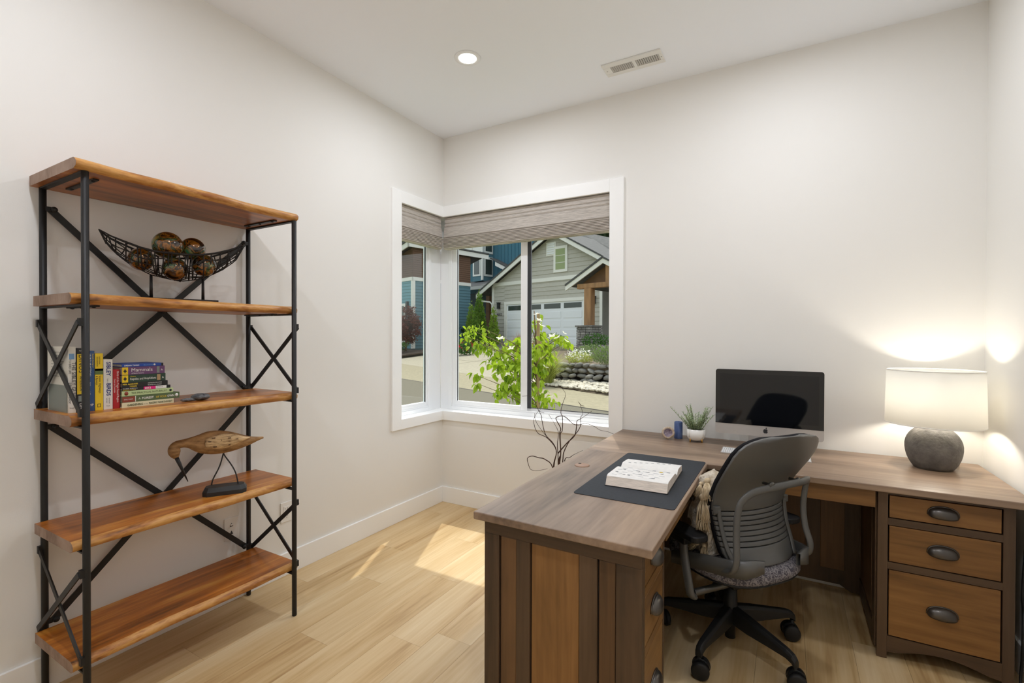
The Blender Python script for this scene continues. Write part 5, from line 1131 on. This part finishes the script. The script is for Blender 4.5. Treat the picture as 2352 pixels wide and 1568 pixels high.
shrub('hedge_shrub', 'low green shrub under the dark red maple', 'shrub', E(-16.3, 10.2, .62), (.9, .6, .32), 1500, .10, 'hedge_green', 2, 'clump'); shrub('hedge_shrub', 'low green shrub at the driveway edge left of the maple trunk', 'shrub', E(-18.1, 10.6, .6), (.8, .6, .4), 900, .10, 'hedge_green', 3)
MB_ = MB().prism([E(-20, 9.7, .50), E(-15.1, 9.3, .48), E(-15.0, 11.7, .70), E(-20, 11.7, .70)], (0, 0, .06)); o_ = MB_.build('mulch_bed', 'mulch', None, org=E(-17, 10, .5)); tag(o_, 'dark mulch bed under the red maple', None, None, 'structure')
shrub('arborvitae', 'taller narrow evergreen between the two houses', 'tree', E(-14.72, 14.1, .95), (.48, .48, 1.45), 4200, .12, 'conifer_green', 4, 'cone', .06, 'evergreens beside the garage', 1.2); shrub('arborvitae', 'shorter narrow evergreen left of the tall one', 'tree', E(-15.45, 14.2, .95), (.40, .40, 1.16), 3000, .11, 'conifer_green', 5, 'cone', .05, 'evergreens beside the garage', 1.2)
shrub('arborvitae', 'small evergreen half hidden behind the tall one', 'tree', E(-14.2, 14.6, .95), (.36, .36, 1.05), 2200, .11, 'conifer_green', 6, 'cone', .05, 'evergreens beside the garage', 1.2)
shrub('daylily_clump', 'red flowering clump at the left edge of the wide window view', 'flowers', E(-13.0, 11.6, .6), (.5, .4, .3), 600, .12, 'hedge_green', 7, extra=(70, .09, 'flower_red', .1))
shrub('dark_shrub', 'dark green shrub in the shade below the porch roof', 'shrub', E(-17.6, 15.2, .9), (.8, .5, .7), 1300, .13, 'forest_green', 8, 'clump')
blades('ornamental_grass', 'big arching green grass clump before the stone wall', E(-4.5, 6.95, .19), .62, 1.0, 700, 'grass_blade', 9, .008); blades('straw_grass', 'straw brown grass tuft in front of the garage door', E(-10.6, 12.6, .65), .5, 1.0, 320, 'straw', 10, .008); blades('straw_grass', 'reddish brown grass tuft left of the porch pier', E(-7.6, 10.2, .75), .6, .85, 320, 'straw', 11, .008)
shrub('flowering_shrub', 'pale pink flowering shrub beside the stone porch pier', 'shrub', E(-6.9, 9.6, .8), (.45, .4, .38), 700, .07, 'lavender_green', 12, extra=(220, .06, 'flower_white'))
shrub('lavender', 'purple-tinged lavender mound above the stone wall', 'shrub', E(-3.25, 7.95, .66), (.52, .4, .24), 1700, .10, 'lavender_green', 13, up=1.6, wd=.16, extra=(260, .04, 'lilac', .10)); shrub('candytuft', 'low white flowering mound behind the big grass clump', 'flowers', E(-4.4, 8.2, .66), (.40, .4, .16), 800, .06, 'grass_blade', 14, extra=(240, .05, 'flower_white', .10)); shrub('grey_shrub', 'grey green mound between grass clump and porch', 'shrub', E(-4.6, 9.2, .78), (.6, .45, .2), 1000, .06, 'lavender_green', 15)
shrub('pier_shrub', 'small green bush at the right of the stone pier', 'shrub', E(-5.7, 11.0, 1.0), (.5, .35, .26), 700, .08, 'hedge_green', 16); shrub('garage_shrub', 'dusty shrub between garage door and porch pier', 'shrub', E(-7.9, 11.6, .85), (.45, .4, .35), 800, .08, 'lavender_green', 17); shrub('corner_shrub', 'dark red spiky plant at the left corner of the garage', 'shrub', E(-14.6, 14.7, .9), (.35, .3, .3), 400, .16, 'maple_red', 18, up=1.2, wd=.15)
# pebbles, stone wall, raised bed
rg = random.Random(31); q = MB()
for _ in range(1500):
    s = rg.uniform(-5.6, 1.5); t_ = tB(s)+rg.uniform(0, 1)*(7.55-tB(s)) if tB(s) < 7.5 else 7.5; r_ = rg.uniform(.03, .06); c_ = E(s, t_, .20+.06*(t_-tB(s))+r_*.3)
    q.ball(c_, (r_*rg.uniform(.8, 1.3), r_*rg.uniform(.8, 1.3), r_*.6), 6, 4)
o_ = single('pebble_strip', q, 'pebble', 'pale river pebbles between gutter and stone wall', 'pebbles', kind='stuff')
sw = thing('stone_terrace', 'low dry-stone retaining wall below the lavender', 'wall', E(-3, 7.6, .2)); rm = []
for k in range(5):
    b_ = MB(); b_.ball((0, 0, 0), (1, .8, .75), 9, 6, .13, random.Random(40+k)); me = b_.mesh('stone'); me.materials.append(MATS['rock']); rm.append(me)
for r_ in range(4):
    s = -4.75+rg.uniform(0, .1); z = .26+.135*r_
    while s < 1.2:
        w_ = rg.uniform(.07, .17); o = bpy.data.objects.new('stone', rg.choice(rm)); col.objects.link(o); o.parent = sw; o.location = E(s+w_, 7.6+.05*r_+rg.uniform(-.04, .04), z)-E(-3, 7.6, .2); o.scale = (w_*1.08, .13, rg.uniform(.062, .10)); o.rotation_euler = (0, rg.uniform(-.4, .4), -SA+rg.uniform(-.3, .3)); s += 2*w_
MB_ = MB().prism([E(-5.9, 7.75, .70), E(3, 7.75, .70), E(3, 11.2, .95), E(-7.4, 11.2, .92), E(-6.4, 9.0, .74)], (0, 0, -.25)); o_ = MB_.build('raised_bed', 'bed_soil', None, org=E(-3, 9, .6)); tag(o_, 'raised planting bed behind the stone wall', None, None, 'structure')
# forest behind the houses
for k, (s, t_, z, r_, h_) in enumerate(((-62, 40, 2, 5.5, 10), (-53.5, 42, 2, 5, 10), (-27, 38, 2, 4.5, 10), (-20.5, 40, 2, 5, 10))):
    lb = ['dark forest tree seen left above the brown gable in the narrow pane', 'dark forest tree right above the brown gable in the narrow pane', 'dark forest tree just above the grey house roof', 'dark forest tree in the top right corner of the wide window'][k]
    shrub('forest_tree', lb, 'tree', E(s, t_, z), (r_, r_, h_), 4500, 1.1, 'forest_green', 60+k, 'cone' if k % 2 else 'ball', .4, 'dark forest trees behind the houses')
# ---------------------------------------------------------------- flowering dogwood in front of the window
CLUST = [(-0.271, 0.759, 1.468, 0.062), (-0.364, 0.971, 1.381, 0.064), (-0.29, 0.985, 1.312, 0.073), (-0.39, 0.849, 1.394, 0.054), (-0.15, 0.854, 1.469, 0.053), (-0.248, 1.089, 1.302, 0.07), (-0.13, 1.163, 1.265, 0.116), (0.036, 1.108, 1.133, 0.136), (0.095, 1.14, 1.314, 0.082), (0.193, 1.056, 0.998, 0.133), (0.024, 0.842, 1.109, 0.078), (0.03, 1.03, 0.912, 0.112), (0.09, 1.172, 0.757, 0.11), (0.041, 0.883, 0.846, 0.061), (-0.207, 1.111, 1.182, 0.065), (-0.208, 0.824, 0.996, 0.035), (-0.189, 0.835, 0.908, 0.027), (0.263, 1.0, 1.143, 0.113), (0.083, 1.378, 0.886, 0.095), (0.166, 1.298, 1.198, 0.074), (0.205, 1.393, 1.556, 0.056), (0.277, 1.301, 1.428, 0.037), (0.355, 1.049, 1.274, 0.069), (0.392, 1.22, 1.307, 0.08), (0.419, 1.321, 1.37, 0.045), (0.565, 1.212, 1.396, 0.039), (0.286, 1.475, 1.195, 0.066), (0.339, 1.208, 1.128, 0.054), (0.401, 1.134, 1.045, 0.035), (0.217, 1.364, 0.894, 0.047), (0.37, 1.099, 0.814, 0.053), (0.302, 1.467, 0.711, 0.075), (0.377, 1.268, 0.657, 0.059), (0.247, 1.244, 0.678, 0.055), (0.212, 1.118, 0.637, 0.045), (0.531, 1.379, 1.325, 0.032), (0.258, 1.073, 1.514, 0.035)]
BLOSS = [(0.116, 0.755, 1.369), (0.363, 1.089, 1.557), (0.438, 0.986, 1.498), (0.53, 1.163, 1.379), (0.651, 1.101, 1.349), (0.294, 1.071, 1.273), (0.123, 0.955, 1.273), (0.429, 1.096, 1.087), (0.588, 1.193, 1.427), (0.502, 1.101, 1.396), (0.253, 0.991, 1.209), (0.533, 1.008, 0.803), (0.11, 0.849, 1.025), (0.343, 1.069, 1.614)]

TB = Vector((.30, 1.24, -.12)); dg_ = thing('dogwood_tree', 'young bright green dogwood with cream blossoms just outside the window', 'tree', TB)
trk = [TB, Vector((.30, 1.24, .5)), Vector((.27, 1.23, .95)), Vector((.26, 1.22, 1.35)), Vector((.25, 1.20, 1.66))]
MB().tube(smooth_path(trk, 4), [.018-.0008*i for i in range(17)], 8).build('trunk', 'bark', dg_)
def ontrunk(z):
    for a, b_ in zip(trk, trk[1:]):
        if z <= b_.z: return a+(b_-a)*((z-a.z)/(b_.z-a.z))
    return trk[-1]
rg = random.Random(17)
for x, y, z, r_ in CLUST:
    e_ = Vector((x, y, z)); hd = math.hypot(x-.27, y-1.22); a = ontrunk(max(.3, z-.12-.35*hd)); mid = (a+e_)/2+Vector((0, 0, .03))
    if hd > .08: MB().tube(smooth_path([a, mid, e_], 4), [.0065-.0006*i for i in range(9)], 5).build('branch', 'bark', dg_)
lm = []
for k in range(4):
    rr = random.Random(70+k); q = MB(); cv = rr.uniform(.1, .35); n = 6; L_ = []; Rr = []; M_ = []
    for i in range(n+1):
        u_ = i/n; w_ = .31*math.sin(math.pi*min(1, u_**.8))**.8*(1-.25*u_); zc = -cv*u_*u_; M_.append((u_, 0, zc)); L_.append((u_, w_, zc+w_*.35)); Rr.append((u_, -w_, zc+w_*.35))
    q.grid([M_, L_]); q.grid([Rr, M_]); me = q.mesh('leaf'); me.materials.append(MATS['dogwood_leaf']); lm.append(me)
tot = sum(c[3]**1.6 for c in CLUST); nl = 0
def put_leaf(p, sz, rg):
    o = bpy.data.objects.new('leaf', rg.choice(lm)); col.objects.link(o); o.parent = dg_; o.location = p-TB
    an = rg.uniform(0, 2*math.pi); o.rotation_euler = (rg.uniform(-.7, .7), rg.uniform(.25, 1.35), an); o.scale = (sz, sz, sz); return o
more = MB()
for x, y, z, r_ in CLUST:
    n = max(4, int(300*r_**1.6/tot))
    for k in range(n*3):
        p = Vector((x, y, z))+Vector((rg.gauss(0, .55), rg.gauss(0, .7), rg.gauss(0, .55)))*r_; sz = rg.uniform(.062, .098)*(.62 if z > 1.38 and x < .05 else 1)
        if k < n and nl < 300: put_leaf(p, sz, rg); nl += 1
        else:
            mt = Matrix.Translation(p) @ Matrix.Rotation(rg.uniform(0, 6.28), 4, 'Z') @ Matrix.Rotation(rg.uniform(.25, 1.35), 4, 'Y') @ Matrix.Rotation(rg.uniform(-.7, .7), 4, 'X') @ Matrix.Scale(sz*.9, 4)
            me = rg.choice(lm); more.add([mt @ v.co for v in me.vertices], [tuple(f_.vertices) for f_ in me.polygons], True)
o_ = more.build('small_leaves', 'dogwood_leaf', dg_); o_['kind'] = 'stuff'
bm_ = MB()
for k in range(4):
    a = k*math.pi/2; d = Vector((math.cos(a), math.sin(a), .25)); s = Vector((-math.sin(a), math.cos(a), 0)); bm_.grid([[Vector((0, 0, 0)), d*.5-s*.36+Vector((0, 0, .06)), d-s*.12], [Vector((0, 0, 0)), d*.55, d*1.08], [Vector((0, 0, 0)), d*.5+s*.36+Vector((0, 0, .06)), d+s*.12]])
bme = bm_.mesh('blossom'); bme.materials.append(MATS['petal_cream'])
for x, y, z in BLOSS:
    o = bpy.data.objects.new('blossom', bme); col.objects.link(o); o.parent = dg_; o.location = Vector((x, y, z))-TB; sz = rg.uniform(.032, .046); o.scale = (sz, sz, sz); o.rotation_euler = (rg.uniform(-.5, 1.0), rg.uniform(-.5, .5), rg.uniform(0, 6))
q = MB().box((.285, 1.19, -.12), (.311, 1.216, 1.63)); single('garden_stake', q, 'stake_wood', 'square wooden stake supporting the dogwood', 'stake', bevel=.002)
